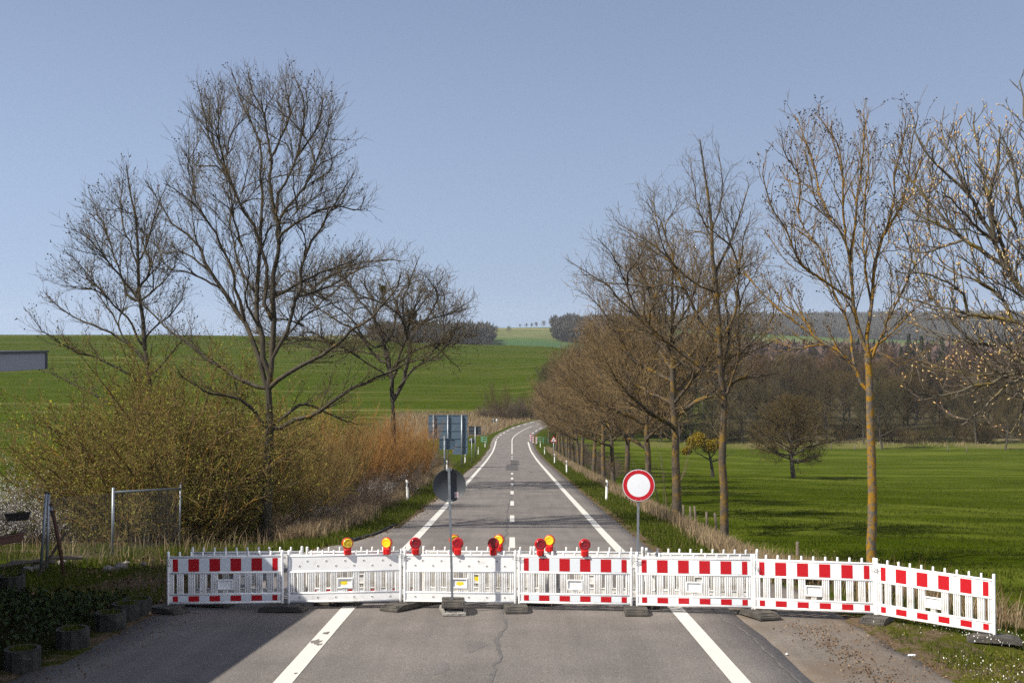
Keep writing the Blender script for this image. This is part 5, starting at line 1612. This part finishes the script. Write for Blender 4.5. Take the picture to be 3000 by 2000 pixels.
# ------------------------------------------------------------------ the avenue on the right
def avenue_variant(seed, h, th, r0, rx):
    g = np.random.default_rng(seed)
    lm, rd_ = auto_limbs(g, h, th, r0, rx, 15, (22, 66), .15)
    return tree_from_limbs(lm, rd_, g, dict(n2=6.0, L2=2.0, n3=6.0, L3=.9, n4=4.0, L4=.40, skip=1, tmin=.15, up2=.25, up3=.25, trop2=.06, twig_r=.0105, wig=.12, sides=7))
AV = []
for i, (sd_, h, th, r0, rx) in enumerate([(11, 10.5, 3.4, .19, 4.2), (12, 9.6, 3.0, .18, 4.4), (13, 9.2, 2.8, .17, 4.6)]):
    dta = avenue_variant(sd_, h, th, r0, rx)
    AV.append((np_mesh('trunk', *dta['trunk'], M['bark_row'], True), np_mesh('crown', *dta['crown'], M['twig_row'], True)))
ordn = ['third', 'fourth', 'fifth', 'sixth', 'seventh', 'eighth', 'ninth', 'tenth', 'eleventh', 'twelfth', 'thirteenth', 'fourteenth', 'fifteenth', 'sixteenth', 'seventeenth', 'eighteenth']
for i, (x, d, v, s, rz) in enumerate([(7.25, 52.5, 0, 1.12, 1.0), (7.25, 63.6, 1, 1.05, 2.2), (7.2, 75, 0, .98, 4.0), (7.3, 86, 2, .95, 2.9), (7.35, 95.9, 1, 1.0, .4), (7.3, 107.4, 2, 1.05, 1.9), (7.2, 122.6, 0, .95, 5.1),
        (7.3, 130.1, 2, 1.0, 3.3), (7.4, 143.9, 1, .97, .9), (7.3, 151.8, 0, .9, 2.7), (7.5, 162, 0, .92, 1.4), (7.6, 175, 2, 1.0, 4.4), (7.5, 189.1, 1, .95, 5.8), (7.4, 201.4, 2, 1.0, 1.2), (6.9, 223.9, 1, .95, 3.9)]):
    s *= 1.17 if d > 80 else 1.06
    o = empty('avenue_tree', (x, d, gz(x, d) - .05), rz); o.scale = (s, s, s)
    link('trunk', AV[v][0], o); link('crown', AV[v][1], o)
    tag(o, f'{ordn[i]} tree of the bare avenue right of the road, counted from the barrier', 'tree', 'avenue trees right of the road')
# leaning pair of saplings beside the third avenue tree, brush behind it
def sapling_shrub(name, x, d, h, r, n, seed, mt, mc, label, p=None, leaf=None, rz=0.0):
    g = np.random.default_rng(seed)
    q = dict(n2=2.0, L2=.7, n3=3.0, L3=.25, lean=16, r0=.02)
    q.update(p or {})
    o = make_shrub(name, shrub_data(g, h, r, n, q), mt, mc, g, leaf)
    o.location = (x, d, gz(x, d)); o.rotation_euler.z = rz
    return tag(o, label, 'shrub')
sapling_shrub('sapling_clump', 7.2, 57.5, 4.6, 1.2, 9, 31, 'twig_t2', 'twig_t2', 'clump of thin pale saplings beside the sign in front of the avenue trunks')

# ------------------------------------------------------------------ fruit trees in the meadow
g = np.random.default_rng(41)
d = 131.0; x = (2324 - 1500) / FPX * d
lm, rd_ = auto_limbs(g, 8.6, 1.9, .28, 5.6, 30, (12, 84), .3)
dat = tree_from_limbs(lm, rd_, g, dict(n2=5.5, L2=1.9, n3=6, L3=.85, n4=3.6, L4=.4, skip=1, tmin=.15, up2=.05, trop2=.02, twig_r=.020, wig=.2))
tag(make_tree('fruit_tree', (x, d, gz(x, d) - .05), dat, 'bark_dark', 'twig_far', g), 'wide old bare fruit tree standing alone in the meadow', 'tree')
d = 128.0; x = (2088 - 1500) / FPX * d
lm, rd_ = auto_limbs(g, 4.4, 1.7, .21, 2.4, 8, (25, 70), .25)
dat = tree_from_limbs(lm, rd_, g, dict(n2=3.0, L2=.8, n3=4, L3=.4, n4=0, L4=.2, skip=1, tmin=.3, up2=.2, twig_r=.009, wig=.2))
o = tag(make_tree('fruit_tree', (x, d, gz(x, d) - .05), dat, 'bark_dark', 'twig_far', g), 'small crooked fruit tree covered in golden mistletoe', 'tree')
for i, (px, py, r, lab) in enumerate([(2035, 1296, .95, 'golden mistletoe on the left of the small crooked tree'), (2078, 1308, .95, 'golden mistletoe in the middle of the small crooked tree'), (2046, 1283, .8, 'golden mistletoe at the top left of the small crooked tree'), (2095, 1300, .75, 'golden mistletoe on the right of the small crooked tree'), (2012, 1320, .55, 'lowest golden mistletoe at the left of the crooked tree')]):
    c = W(px, py, d + (i - 2) * .5); rr = np.random.default_rng(500 + i)
    v = norm(rr.normal(0, 1, (1300, 3))) * (rr.random((1300, 1)) ** .45) * r * np.array([1, 1, .8])
    ob = link('mistletoe', np_mesh('mistletoe', *leaves(v, .16, rr, 0), M['mistletoe'])); ob.location = c
    tag(ob, lab, 'mistletoe')

# ------------------------------------------------------------------ the hedge on the left: one shrub at a time
def shrub_kind(seed, h, r, n, p, mt, mc, leaf=None):
    g = np.random.default_rng(seed); dta = shrub_data(g, h, r, n, p)
    ms = [np_mesh('stems', *dta['trunk'], M[mt], True), np_mesh('twigs', *dta['crown'], M[mc], True), None, None]
    if leaf:
        mat, frac, size, clus, nm = leaf
        e = dta['ends']; e = e[g.random(len(e)) < frac]
        if clus > 1: e = np.repeat(e, clus, 0) + g.normal(0, .05, (len(e) * clus, 3))
        ms[2] = np_mesh(nm, *leaves(e, size, g), M[mat]); ms[3] = nm
    return ms
def put_shrub(kind, name, x, d, s, rz, label, group=None, sz=None):
    o = empty(name, (x, d, gz(x, d) - .05), rz); o.scale = (s, s, sz or s)
    link('stems', kind[0], o); c = link('twigs', kind[1], o)
    if kind[2] is not None:
        l = link(kind[3], kind[2], c); l['kind'] = 'stuff'
    return tag(o, label, 'shrub', group)
K_OLIVE = shrub_kind(61, 4.9, 2.6, 64, dict(n2=5.4, L2=.85, n3=8, L3=.24, lean=44, r0=.034, wig=.19, tw=.0070, up=.12, a=(28, 72)), 'bark_bush', 'twig_olive', ('leaf_young', 1.0, .040, 2, 'young_leaves'))
K_WILLOW = shrub_kind(62, 4.6, 2.0, 110, dict(n2=3.6, L2=1.1, n3=4, L3=.35, lean=26, r0=.014, wig=.05, tw=.0055, up=.5, a=(10, 32)), 'twig_willow', 'twig_willow', ('leaf_young', .06, .04, 1, 'young_leaves'))
K_ORANGE = shrub_kind(63, 4.2, 2.2, 120, dict(n2=4.0, L2=1.0, n3=5, L3=.34, lean=26, r0=.013, wig=.06, tw=.0062, up=.5, a=(10, 32)), 'twig_orange', 'twig_orange')
K_BROWN = shrub_kind(64, 2.4, 1.7, 110, dict(n2=5, L2=.6, n3=7, L3=.22, lean=55, r0=.010, wig=.14, tw=.0050, sag=.10), 'twig_brown', 'twig_brown')
K_THORN = shrub_kind(65, 2.8, 1.7, 60, dict(n2=5.0, L2=.7, n3=7, L3=.22, lean=42, r0=.014, wig=.14, tw=.0050), 'twig_thorn', 'twig_thorn', ('blossom', .9, .036, 3, 'blossoms'))
K_LIME = shrub_kind(66, 4.2, 2.2, 26, dict(n2=3.6, L2=1.0, n3=4, L3=.3, lean=40, r0=.02, wig=.12), 'twig_olive', 'twig_olive', ('leaf_lime', .85, .085, 3, 'young_leaves'))
K_DARK = shrub_kind(67, 3.4, 2.0, 80, dict(n2=5, L2=.85, n3=6, L3=.28, lean=40, r0=.014, wig=.13, tw=.0062), 'twig_thorn', 'twig_brown')

for i, (x, d, s, rz, lab) in enumerate([(-13.0, 40.8, 1.05, 0, 'olive-brown budding bush at the left end of the big bush group'), (-11.7, 39.2, 1.32, 1.3, 'tallest olive-brown budding bush behind the fence frame'),
      (-10.9, 37.8, 1.12, 2.9, 'olive-brown budding bush right of the fence frame'), (-9.7, 41.6, 1.05, 4.2, 'olive-brown budding bush left of the tall tree trunk'),
      (-12.0, 43.2, 1.42, 5.2, 'olive-brown bush in the second rank behind the tallest bush'), (-13.8, 45.0, 1.0, 2.2, 'olive-brown bush farthest left behind the white blossom')]):
    put_shrub(K_OLIVE, 'budding_bush', x, d, s * 1.10, rz, lab, 'olive budding bushes', s * 1.24)
put_shrub(K_LIME, 'leafing_shrub', -14.2, 42.4, 1.38, .5, 'shrub with fresh yellow-green leaves beneath the leftmost tree')
put_shrub(K_LIME, 'leafing_shrub', -12.4, 47.5, 1.4, 2.5, 'smaller yellow-green leafing shrub behind the tall olive bush')
for i, (x, d, s, rz, lab) in enumerate([(-17.0, 42.5, 1.2, 0, 'white blossoming thorn bush at the far left'), (-15.5, 41.6, 1.12, 1.9, 'white blossoming thorn bush second from the left edge'),
      (-16.4, 39.6, .95, 4.4, 'white blossoming thorn bush right behind the leaning poles'), (-7.15, 62.5, .85, 3.0, 'white blossoming thorn bush below the orange willow'), (-6.5, 56, .52, 1.2, 'small white blossoming sprig right of the thorn below the willow'), (-8.0, 44.0, .48, 4.0, 'low white blossoming thorn by the verge under the tall tree'), (-7.0, 44.6, .42, 5.0, 'lowest white blossom patch by the left verge')]):
    put_shrub(K_THORN, 'blackthorn', x, d, s, rz, lab, 'white blossoming thorns')
for i, (x, d, s, rz, lab) in enumerate([(-9.2, 48.0, 1.12, 0, 'yellow-stemmed willow right of the tall tree trunk'), (-8.3, 51.0, 1.12, 2.0, 'yellow-stemmed willow in the middle of the hedge'), (-10.8, 52, 1.05, 3.7, 'yellow-stemmed willow behind the tall tree'), (-7.7, 46.5, .80, 5.0, 'low yellow-stemmed willow at the front of the hedge')]):
    put_shrub(K_WILLOW, 'willow_shrub', x, d, s, rz, lab, 'yellow willow shrubs')
for i, (x, d, s, rz, lab) in enumerate([(-8.3, 62, 1.22, 0, 'bright orange willow shrub below the round-crowned tree'), (-7.2, 65.5, 1.15, 2.4, 'orange willow shrub nearest the verge'), (-9.4, 58, 1.18, 4.4, 'orange willow shrub behind the yellow willows'), (-7.4, 84, 1.25, 1.1, 'orange willow shrub beyond the round-crowned tree, left of the sign')]):
    put_shrub(K_ORANGE, 'orange_willow', x, d, s, rz, lab, 'orange willow shrubs')
bl = ['first', 'second', 'third', 'fourth', 'fifth', 'sixth', 'seventh', 'eighth', 'ninth', 'tenth', 'eleventh', 'twelfth']
for i, (x, d, s, rz) in enumerate([(-6.9, 38.2, .50, 0), (-6.7, 41.5, .62, 1), (-6.5, 45.3, .72, 2), (-6.6, 49.5, .85, 3), (-6.5, 53.5, .85, 4), (-6.6, 58.0, .9, 5), (-6.5, 62.5, .8, .5), (-6.6, 67.5, .8, 1.5), (-6.9, 72.5, .9, 2.5), (-7.0, 78.5, .9, 3.5), (-7.3, 86, 1.0, 4.5), (-7.4, 94, 1.0, 5.5)]):
    put_shrub(K_BROWN, 'bramble', x, d, s, rz, f'{bl[i]} brown bramble clump along the left verge, counted from the barrier', 'bramble clumps along the left verge')
for i, (x, d, s, rz) in enumerate([(-8.9, 76, 1.2, 0), (-8.3, 90, 1.2, 1.4), (-9.8, 99, 1.15, 2.9), (-8.2, 105, 1.0, 4.1), (-10.5, 84, 1.3, 5.2), (-11.5, 70, 1.25, .8), (-12.6, 60, 1.25, 2.2), (-13.5, 53, 1.25, 3.1), (-6.9, 118, .55, 1.0)]):
    put_shrub(K_DARK, 'thicket_shrub', x, d, s, rz, f'{bl[i]} dark brown thicket shrub in the hedge by the large sign back', 'dark thicket shrubs on the left')
for i, (x, d, s, rz) in enumerate([(9.5, 118, .8, 0), (10.5, 132, .9, 1), (9.2, 147, .9, 2), (10.8, 163, 1.0, 3), (9.6, 180, 1.0, 4), (10.2, 196, 1.1, 5), (9.0, 208, 1.0, .6)]):
    put_shrub(K_DARK, 'avenue_brush', x, d, s, rz, f'{bl[i]} dark brush clump behind the far avenue trunks', 'brush behind the avenue trunks')
# shrubs and thin tree beyond the bend
for i, (x, d, s, rz, lab) in enumerate([(-1.5, 283, 2.1, 0, 'brown bush left of the thin tree beyond the bend'), (4.5, 286, 2.4, 2, 'larger brown bush right of the thin tree beyond the bend'), (9.0, 289, 2.5, 4, 'brown bush beside the avenue end beyond the bend'), (-5.5, 280, 1.5, 1, 'low brown bush at the far side track')]):
    put_shrub(K_DARK, 'thicket_shrub', x, d, s, rz, lab, 'bushes beyond the bend', s * .8)
g = np.random.default_rng(71)
K_FARW = shrub_kind(72, 10.5, 4.0, 26, dict(n2=2.0, L2=2.2, n3=2.6, L3=.9, lean=20, r0=.06, wig=.07, tw=.016, up=.6, a=(14, 36)), 'twig_olive', 'twig_far')
o = put_shrub(K_FARW, 'thin_tree', -3.6, 281, 1.0, 0, 'thin many-stemmed bare tree beyond the bend'); o['category'] = 'tree'
o = put_shrub(K_FARW, 'thin_tree', 4.2, 291, .8, 2, 'smaller thin bare tree right of the one beyond the bend'); o['category'] = 'tree'

# ------------------------------------------------------------------ wood along the stream on the right
FT = []
for sd_, h, th, r0, rx, mc in [(81, 16, 4.0, .26, 5.0, 'twig_far'), (82, 14, 2.5, .24, 5.5, 'twig_far'), (83, 18, 6.0, .22, 4.0, 'twig_far_red'), (84, 15, 3, .22, 4.6, 'twig_far_red')]:
    g = np.random.default_rng(sd_)
    lm, rd_ = auto_limbs(g, h, th, r0, rx, 14, (12, 50), .4)
    dta = tree_from_limbs(lm, rd_, g, dict(n2=2.4, L2=3.0, n3=2.6, L3=1.5, n4=2.0, L4=.8, skip=1, tmin=.12, up2=.4, trop2=.08, twig_r=.030, thick=1.6, wig=.12, sides=5))
    FT.append((np_mesh('trunk', *dta['trunk'], M['bark_dark'], True), np_mesh('crown', *dta['crown'], M[mc], True)))
g = np.random.default_rng(90)
LFRONT = 'bare brown tree in the front rank of the stream wood behind the meadow'
LBACK = 'bare brown tree inside the stream wood behind the meadow'
LTOP = 'reddish bare tree in the rear of the stream wood below the far ridge'
def far_tree(x, d, v, s, lab, grp):
    o = empty('stream_tree', (x, d, gz(x, d) - .1), g.random() * 6.28); o.scale = (s * g.uniform(.9, 1.15),) * 2 + (s,)
    link('trunk', FT[v][0], o); link('crown', FT[v][1], o)
    tag(o, lab, 'tree', grp)
for px in np.arange(1640, 3120, 44):
    d = 243 + g.uniform(-4, 9)
    if px > 2700 and g.random() < .45: continue
    far_tree((px + g.uniform(-14, 14) - 1500) / FPX * d, d, int(g.integers(0, 2)), g.uniform(.55, .95), LFRONT, 'front rank of the stream wood')
for px in np.arange(1600, 3140, 30):
    d = 268 + g.uniform(-8, 18)
    far_tree((px + g.uniform(-14, 14) - 1500) / FPX * d, d, int(g.integers(0, 3)), g.uniform(.7, 1.0), LBACK, 'inside the stream wood')
for px in np.arange(1700, 3140, 34):
    d = 320 + g.uniform(-20, 40)
    far_tree((px + g.uniform(-14, 14) - 1500) / FPX * d, d, int(g.integers(2, 4)), g.uniform(.72, .95), LTOP, 'rear of the stream wood')
K_UNDER = shrub_kind(95, 6.0, 3.2, 50, dict(n2=2.6, L2=1.6, n3=2.6, L3=.8, lean=36, r0=.03, wig=.12, tw=.024), 'twig_far', 'twig_far')
for px in np.arange(1650, 3130, 38):
    d = 246 + g.uniform(-6, 10)
    put_shrub(K_UNDER, 'stream_bush', (px + g.uniform(-14, 14) - 1500) / FPX * d, d, g.uniform(.6, 1.1), g.random() * 6, 'brown undergrowth bush at the foot of the stream wood', 'undergrowth of the stream wood')
# two multi-stemmed trees at the wood edge, and one at the right edge
far_tree((2585 - 1500) / FPX * 226, 226, 1, .85, 'dark many-limbed tree standing before the wood right of the lichened trunk', None)
far_tree((2945 - 1500) / FPX * 224, 224, 1, .72, 'dark spreading tree before the wood near the right edge', None)
# conifers showing above the wood
def conifer_mesh(seed, h, r):
    g_ = np.random.default_rng(seed); n = 900
    t = g_.random(n) ** .8; z = h * (.08 + .92 * t); rr = r * (1 - t) * (.35 + .75 * g_.random(n)) + .15; a = g_.random(n) * 6.28
    pos = np.stack([np.cos(a) * rr, np.sin(a) * rr, z], 1); out = np.stack([np.cos(a), np.sin(a), -.35 + 0 * a], 1)
    sd_ = np.stack([-np.sin(a), np.cos(a), 0 * a], 1); s = (.5 + .5 * g_.random(n))[:, None] * (1.15 - t[:, None] * .6)
    V = np.stack([pos - sd_ * s * .5, pos + sd_ * s * .5, pos + out * s], 1).reshape(-1, 3)
    return np_mesh('needles', V, np.arange(n * 3).reshape(n, 3), M['conifer'])
CN = [conifer_mesh(1, 17, 2.6), conifer_mesh(2, 15, 2.2)]
CT = MB().tube([(0, 0, -.3), (0, 0, 15)], [.25, .04], 6).mesh('trunk', M['bark_dark'])
for i, px in enumerate([2588, 2640, 2662, 2680, 2700, 2722, 2760, 2940, 2960]):
    d = 385 + g.uniform(-10, 10); x = (px - 1500) / FPX * d
    o = empty('conifer', (x, d, gz(x, d))); o.scale = (1, 1, 1) if i % 2 else (1.1, 1.1, 1.12)
    link('needles', CN[i % 2], o); link('trunk', CT, o)
    tag(o, 'dark green conifer top showing above the stream wood', 'conifer', 'conifers above the stream wood')

# ------------------------------------------------------------------ woods on the far hills (each reads as one mass)
def wood_mass(name, pts, h, r, mat, label, seed, ntri=46):
    g_ = np.random.default_rng(seed)
    n = len(pts); x = pts[:, 0]; d = pts[:, 1]
    z = ground(x, d)
    hh = h * g_.uniform(.7, 1.2, n); rr = r * g_.uniform(.7, 1.3, n)
    v = norm(g_.normal(0, 1, (n, ntri, 3))) * (g_.random((n, ntri, 1)) ** .33)
    c = np.stack([x, d, z + hh * .58], 1)[:, None, :] + v * np.stack([rr, rr, hh * .46], 1)[:, None, :]
    up = norm(v * np.array([1, 1, .6]) + g_.normal(0, .35, v.shape) + np.array([0, 0, .7])); sd_ = norm(np.cross(up, g_.normal(0, 1, v.shape)))
    s = (h * .26 * g_.uniform(.6, 1.4, (n, ntri)))[..., None]
    V = np.stack([c - sd_ * s * .30 - up * s * .4, c + sd_ * s * .30 - up * s * .4, c + up * s], 2).reshape(-1, 3)
    # trunks
    F = np.arange(len(V)).reshape(-1, 3)
    o = link(name, np_mesh(name, V, F, M[mat]))
    tag(o, label, 'wood', kind='stuff'); return o
def scatter_px(px0, px1, d0, d1, n, seed):
    g_ = np.random.default_rng(seed); d = g_.uniform(d0, d1, n); px = g_.uniform(px0, px1, n)
    return np.stack([(px - 1500) / FPX * d, d], 1)
wood_mass('far_wood', scatter_px(1090, 1436, 960, 1070, 420, 1), 13.5, 4.5, 'wood_mass', 'grey-brown wood on the far hillside left of the road', 11)
wood_mass('far_wood', scatter_px(1629, 1850, 1080, 1180, 320, 2), 13, 5, 'wood_mass', 'grey-brown copse on the far hillside right of centre', 12)
wood_mass('far_wood', scatter_px(1620, 1960, 1380, 1440, 130, 3), 13, 5, 'wood_mass', 'row of trees on the far skyline above the right copse', 13)
wood_mass('far_forest', np.concatenate([scatter_px(1780, 3300, 1700, 1950, 1500, 4), scatter_px(1780, 3300, 1950, 2320, 2300, 5)]), 17, 7.5, 'wood_mass', 'long wooded ridge on the far right horizon', 14, 34)
wood_mass('far_forest', scatter_px(1750, 3300, 560, 900, 1100, 6), 13, 5.5, 'wood_mass_red', 'reddish brown wood between stream wood and far ridge', 15, 34)
g = np.random.default_rng(97)
FARS = ['leftmost', 'second', 'third', 'fourth', 'fifth', 'sixth', 'rightmost']
for i, (px, d, s) in enumerate([(1453, 1150, .72), (1492, 1190, .55), (1524, 1400, .36), (1541.5, 1400, .42), (1557.6, 1400, .42), (1571, 1400, .52), (1592, 1400, .62)]):
    x = (px - 1500) / FPX * d
    o = empty('skyline_tree', (x, d, gz(x, d) - .3), g.random() * 6); o.scale = (s * 1.1, s * 1.1, s * .9)
    link('trunk', FT[1][0], o); link('crown', FT[1][1], o)
    tag(o, f'{FARS[i]} single tree on the far green hilltop above the road', 'tree', 'single trees on the far hilltop')

# ------------------------------------------------------------------ grasses
g = np.random.default_rng(120)
def grass_obj(name, x, d, h, w, mat, label, lean=.5, seg=1, cat='grass'):
    V, F = blades(x, d, h, w, g, lean, seg=seg)
    tag(link(name, np_mesh(name, V, F, M[mat])), label, cat, kind='stuff')
def clumpy(x, d, sc, keep):
    v = np.sin(x * sc * 1.3 + np.sin(d * sc * .9) * 2) + np.sin(d * sc * 1.1 + np.cos(x * sc * .7) * 2) + g.normal(0, .7, len(x))
    return v > keep
# right verge
n = 60000; d = 27 + 150 * g.random(n) ** 2.2; x = g.uniform(4.05, 6.2, n) 
k = clumpy(x, d, 2.0, -.8) & (x > road_right(d) + .15) & (x > np.where(d < 31, apron_right(d), 0) + .1); x, d = x[k], d[k]
grass_obj('verge_grass', x, d, .14, .012, 'grass', 'short green grass on the right verge')
# tall dry grass between verge and trees
n = 26000; d = 25 + 175 * g.random(n) ** 1.9; x = 6.2 + g.normal(0, .36, n) + .25 * np.sin(d * .35)
k = (x > 5.2) & clumpy(x, d, 1.5, -1.2); x, d = x[k], d[k]
grass_obj('dry_grass', x, d, .44, .011, 'dry_grass', 'tall straw-coloured dead grass strip along the right verge', .55, 2)
n = 6000; d = g.uniform(20.8, 31, n); x = g.uniform(5.2, 9.5, n); k = (x > apron_right(d) + .35) & clumpy(x, d, 1.8, 0); x, d = x[k], d[k]
grass_obj('dry_grass', x, d, .55, .008, 'dry_grass', 'thin dead grass behind the right end of the barrier', .6, 2)
n = 900; d = g.uniform(18.6, 27, n); x = g.uniform(7.3, 11.5, n); k = clumpy(x, d, 1.5, .1)
grass_obj('dry_stalks', x[k], d[k], .75, .006, 'dry_stalk', 'rust-brown dead stalks at the meadow edge on the right', .5, 2)
# meadow tufts
n = 110000; d = 21 + 110 * g.random(n) ** 1.7; x = 6.8 + (d * .46 - 5) * g.random(n); k = clumpy(x, d, .8, -.9) & (x > 6.8); x, d = x[k], d[k]
grass_obj('meadow_grass', x, d, .12, .015, 'meadow_tuft', 'green meadow grass on the right', .8)
# foreground right
n = 16000; d = g.uniform(14.6, 21, n); x = g.uniform(5.4, 9.5, n); k = (x > apron_right(d) - .15 + .4 * g.random(n)) & clumpy(x, d, 1.4, .1); x, d = x[k], d[k]
grass_obj('moss', x, d, .028, .010, 'moss', 'yellow-green moss and stubble in the right foreground', 1.2)
n = 30000; d = g.uniform(14.6, 23, n); x = g.uniform(5.55, 10.5, n); k = (x > apron_right(d) + .05 + .25 * g.random(n)) & clumpy(x, d, 1.9, .15 - .5 * sstep(7.0, 8.5, x)); x, d = x[k], d[k]
grass_obj('verge_grass', x, d, .075, .006, 'grass', 'short patchy grass beside the apron in the right foreground', .9)
n = 1500; d = g.uniform(14.8, 20, n); x = g.uniform(5.9, 9, n); k = clumpy(x, d, 1.2, .55); x, d = x[k], d[k]
V, F = leaves(np.stack([x, d, ground(x, d) + .05 + .05 * g.random(len(x))], 1), .022, g, 2.0)
tag(link('daisies', np_mesh('daisies', V, F, M['daisy'])), 'tiny white flowers scattered in the right foreground grass', 'flowers', kind='stuff')
# left verge and yard
n = 45000; d = 30 + 120 * g.random(n) ** 2.0; x = road_left(d) - .15 - 2.2 * g.random(n); k = clumpy(x, d, 2.0, -.9); x, d = x[k], d[k]
grass_obj('verge_grass', x, d, .17, .012, 'grass', 'short green grass on the left verge')
n = 32000; d = g.uniform(21, 37, n); x = g.uniform(-16, -6.2, n); k = clumpy(x, d, 1.3, -.2) & (x < -6.6 - .6 * np.sin(d)) ; x, d = x[k], d[k]
grass_obj('yard_grass', x, d, .17, .010, 'grass', 'rough grass around the fence on the left', .8)
n = 2200; d = g.uniform(26, 35, n); x = g.uniform(-17, -6.2, n); k = clumpy(x, d, 1.0, .5); x, d = x[k], d[k]
grass_obj('dry_grass', x, d, .55, .008, 'dry_grass', 'dead straw grass around the fence frame on the left', .9, 2)
n = 14000; d = 36 + 70 * g.random(n) ** 1.3; x = -6.15 + g.normal(0, .35, n) - .3 * np.sin(d * .4); k = x < road_left(d) - .9; x, d = x[k], d[k]
grass_obj('dry_grass', x, d, .45, .010, 'dry_grass', 'dead grass at the foot of the left hedge', .8, 2)
n = 20000; d = 238 + 50 * g.random(n); x = g.uniform(-28, 13, n); k = (x < xc(d) - 5) ; x, d = x[k], d[k]
grass_obj('reeds', x, d, .9, .05, 'dry_grass', 'beige reeds below the green field beyond the bend', .5)
n = 2600; d = g.uniform(231, 246, n); x = g.uniform(22, 120, n); k = clumpy(x, d, .12, .5); x, d = x[k], d[k]
grass_obj('reeds', x, d, .7, .05, 'dry_grass', 'beige reeds along the stream at the far meadow edge', .5)
# scrub with young leaves behind the sixth panel
rr = np.random.default_rng(7)
for i, (x, d, s) in enumerate([(6.9, 27.5, .34), (7.9, 26.2, .30), (8.8, 27.2, .28), (6.4, 25.6, .26), (9.6, 25.0, .24), (10.2, 27.5, .26)]):
    put_shrub(K_SCR if i else globals().setdefault('K_SCR', shrub_kind(69, 3.2, 2.2, 20, dict(n2=2.4, L2=.7, n3=3, L3=.25, lean=40, r0=.012), 'dry_stalk', 'dry_stalk', ('leaf_young', .8, .13, 2, 'young_leaves'))),
              'low_scrub', x, d, s, i * 1.3, ['leafing scrub right behind the sixth panel', 'second leafing scrub behind the lichened trunk', 'third leafing scrub left of the single fence post', 'leafing scrub nearest the barrier gap', 'leafing scrub right of the single fence post', 'leafing scrub farthest right behind the last panel'][i], 'leafing scrub at the meadow edge')
# litter and ivy
n = 4200; d = g.uniform(20.5, 31, n); x = g.uniform(-10, -5.4, n); k = (x < road_left(d) + .5) & clumpy(x, d, 1.4, -.2); x, d = x[k], d[k]
z = np.maximum(ground(x, d), np.where(x > road_left(d), zr(d), -99)) + .015
tag(link('leaf_litter', np_mesh('leaf_litter', *leaves(np.stack([x, d, z], 1), .075, g, .2), M['litter'])), 'dead brown leaves behind the left end of the barrier', 'leaf litter', kind='stuff')
n = 1500; d = g.uniform(26, 70, n); s_ = g.random(n) < .5; x = np.where(s_, road_left(d) - .1 + g.normal(0, .22, n), road_right(d) + .15 + g.normal(0, .22, n))
z = np.maximum(ground(x, d), np.where((x > road_left(d)) & (x < road_right(d)), zr(d), -99)) + .012
tag(link('leaf_litter', np_mesh('leaf_litter', *leaves(np.stack([x, d, z], 1), .06, g, .2), M['litter'])), 'dead leaves along both road edges beyond the barrier', 'leaf litter', kind='stuff')
n = 900; d = g.uniform(14.6, 21, n); x = np.where(g.random(n) < .6, g.uniform(-6.6, -5.4, n), apron_right(d) - g.random(n) ** 2 * 1.5)
z = zr(d) + .008
x2 = np.concatenate([4.75 + g.normal(0, .07, 500) + .15 * np.sin(np.linspace(0, 9, 500)), 4.3 + g.random(260) * 1.6]); d2 = np.concatenate([g.uniform(14.4, 19.5, 500), g.uniform(14.6, 20, 260)])
x = np.concatenate([x, x2]); d = np.concatenate([d, d2]); z = zr(d) + .008
tag(link('leaf_litter', np_mesh('leaf_litter', *leaves(np.stack([x, d, z], 1), .035, g, .1), M['litter'])), 'scattered leaf bits on the near asphalt edges', 'leaf litter', kind='stuff')
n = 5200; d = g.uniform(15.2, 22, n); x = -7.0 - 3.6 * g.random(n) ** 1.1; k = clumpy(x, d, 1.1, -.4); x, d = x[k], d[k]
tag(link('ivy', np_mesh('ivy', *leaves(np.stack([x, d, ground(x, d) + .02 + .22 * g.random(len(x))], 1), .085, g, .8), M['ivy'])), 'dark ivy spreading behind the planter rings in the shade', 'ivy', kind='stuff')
# ------------------------------------------------------------------ air: haze over the valley
hz = bpy.data.materials.new('haze_air'); hz.use_nodes = True
nt = hz.node_tree; nt.nodes.clear()
pv = nt.nodes.new("ShaderNodeVolumePrincipled")
pv.inputs['Color'].default_value = (0.92, 0.96, 1.0, 1)
pv.inputs['Density'].default_value = HAZE
pv.inputs['Anisotropy'].default_value = 0.0
ou = nt.nodes.new("ShaderNodeOutputMaterial")
nt.links.new(pv.outputs[0], ou.inputs['Volume'])
ho = MB().box((0, 1270, 24), (5300, 2760, 96)).build('haze', hz)
tag(ho, 'thin blue spring haze lying over the whole valley', 'haze', kind='stuff')
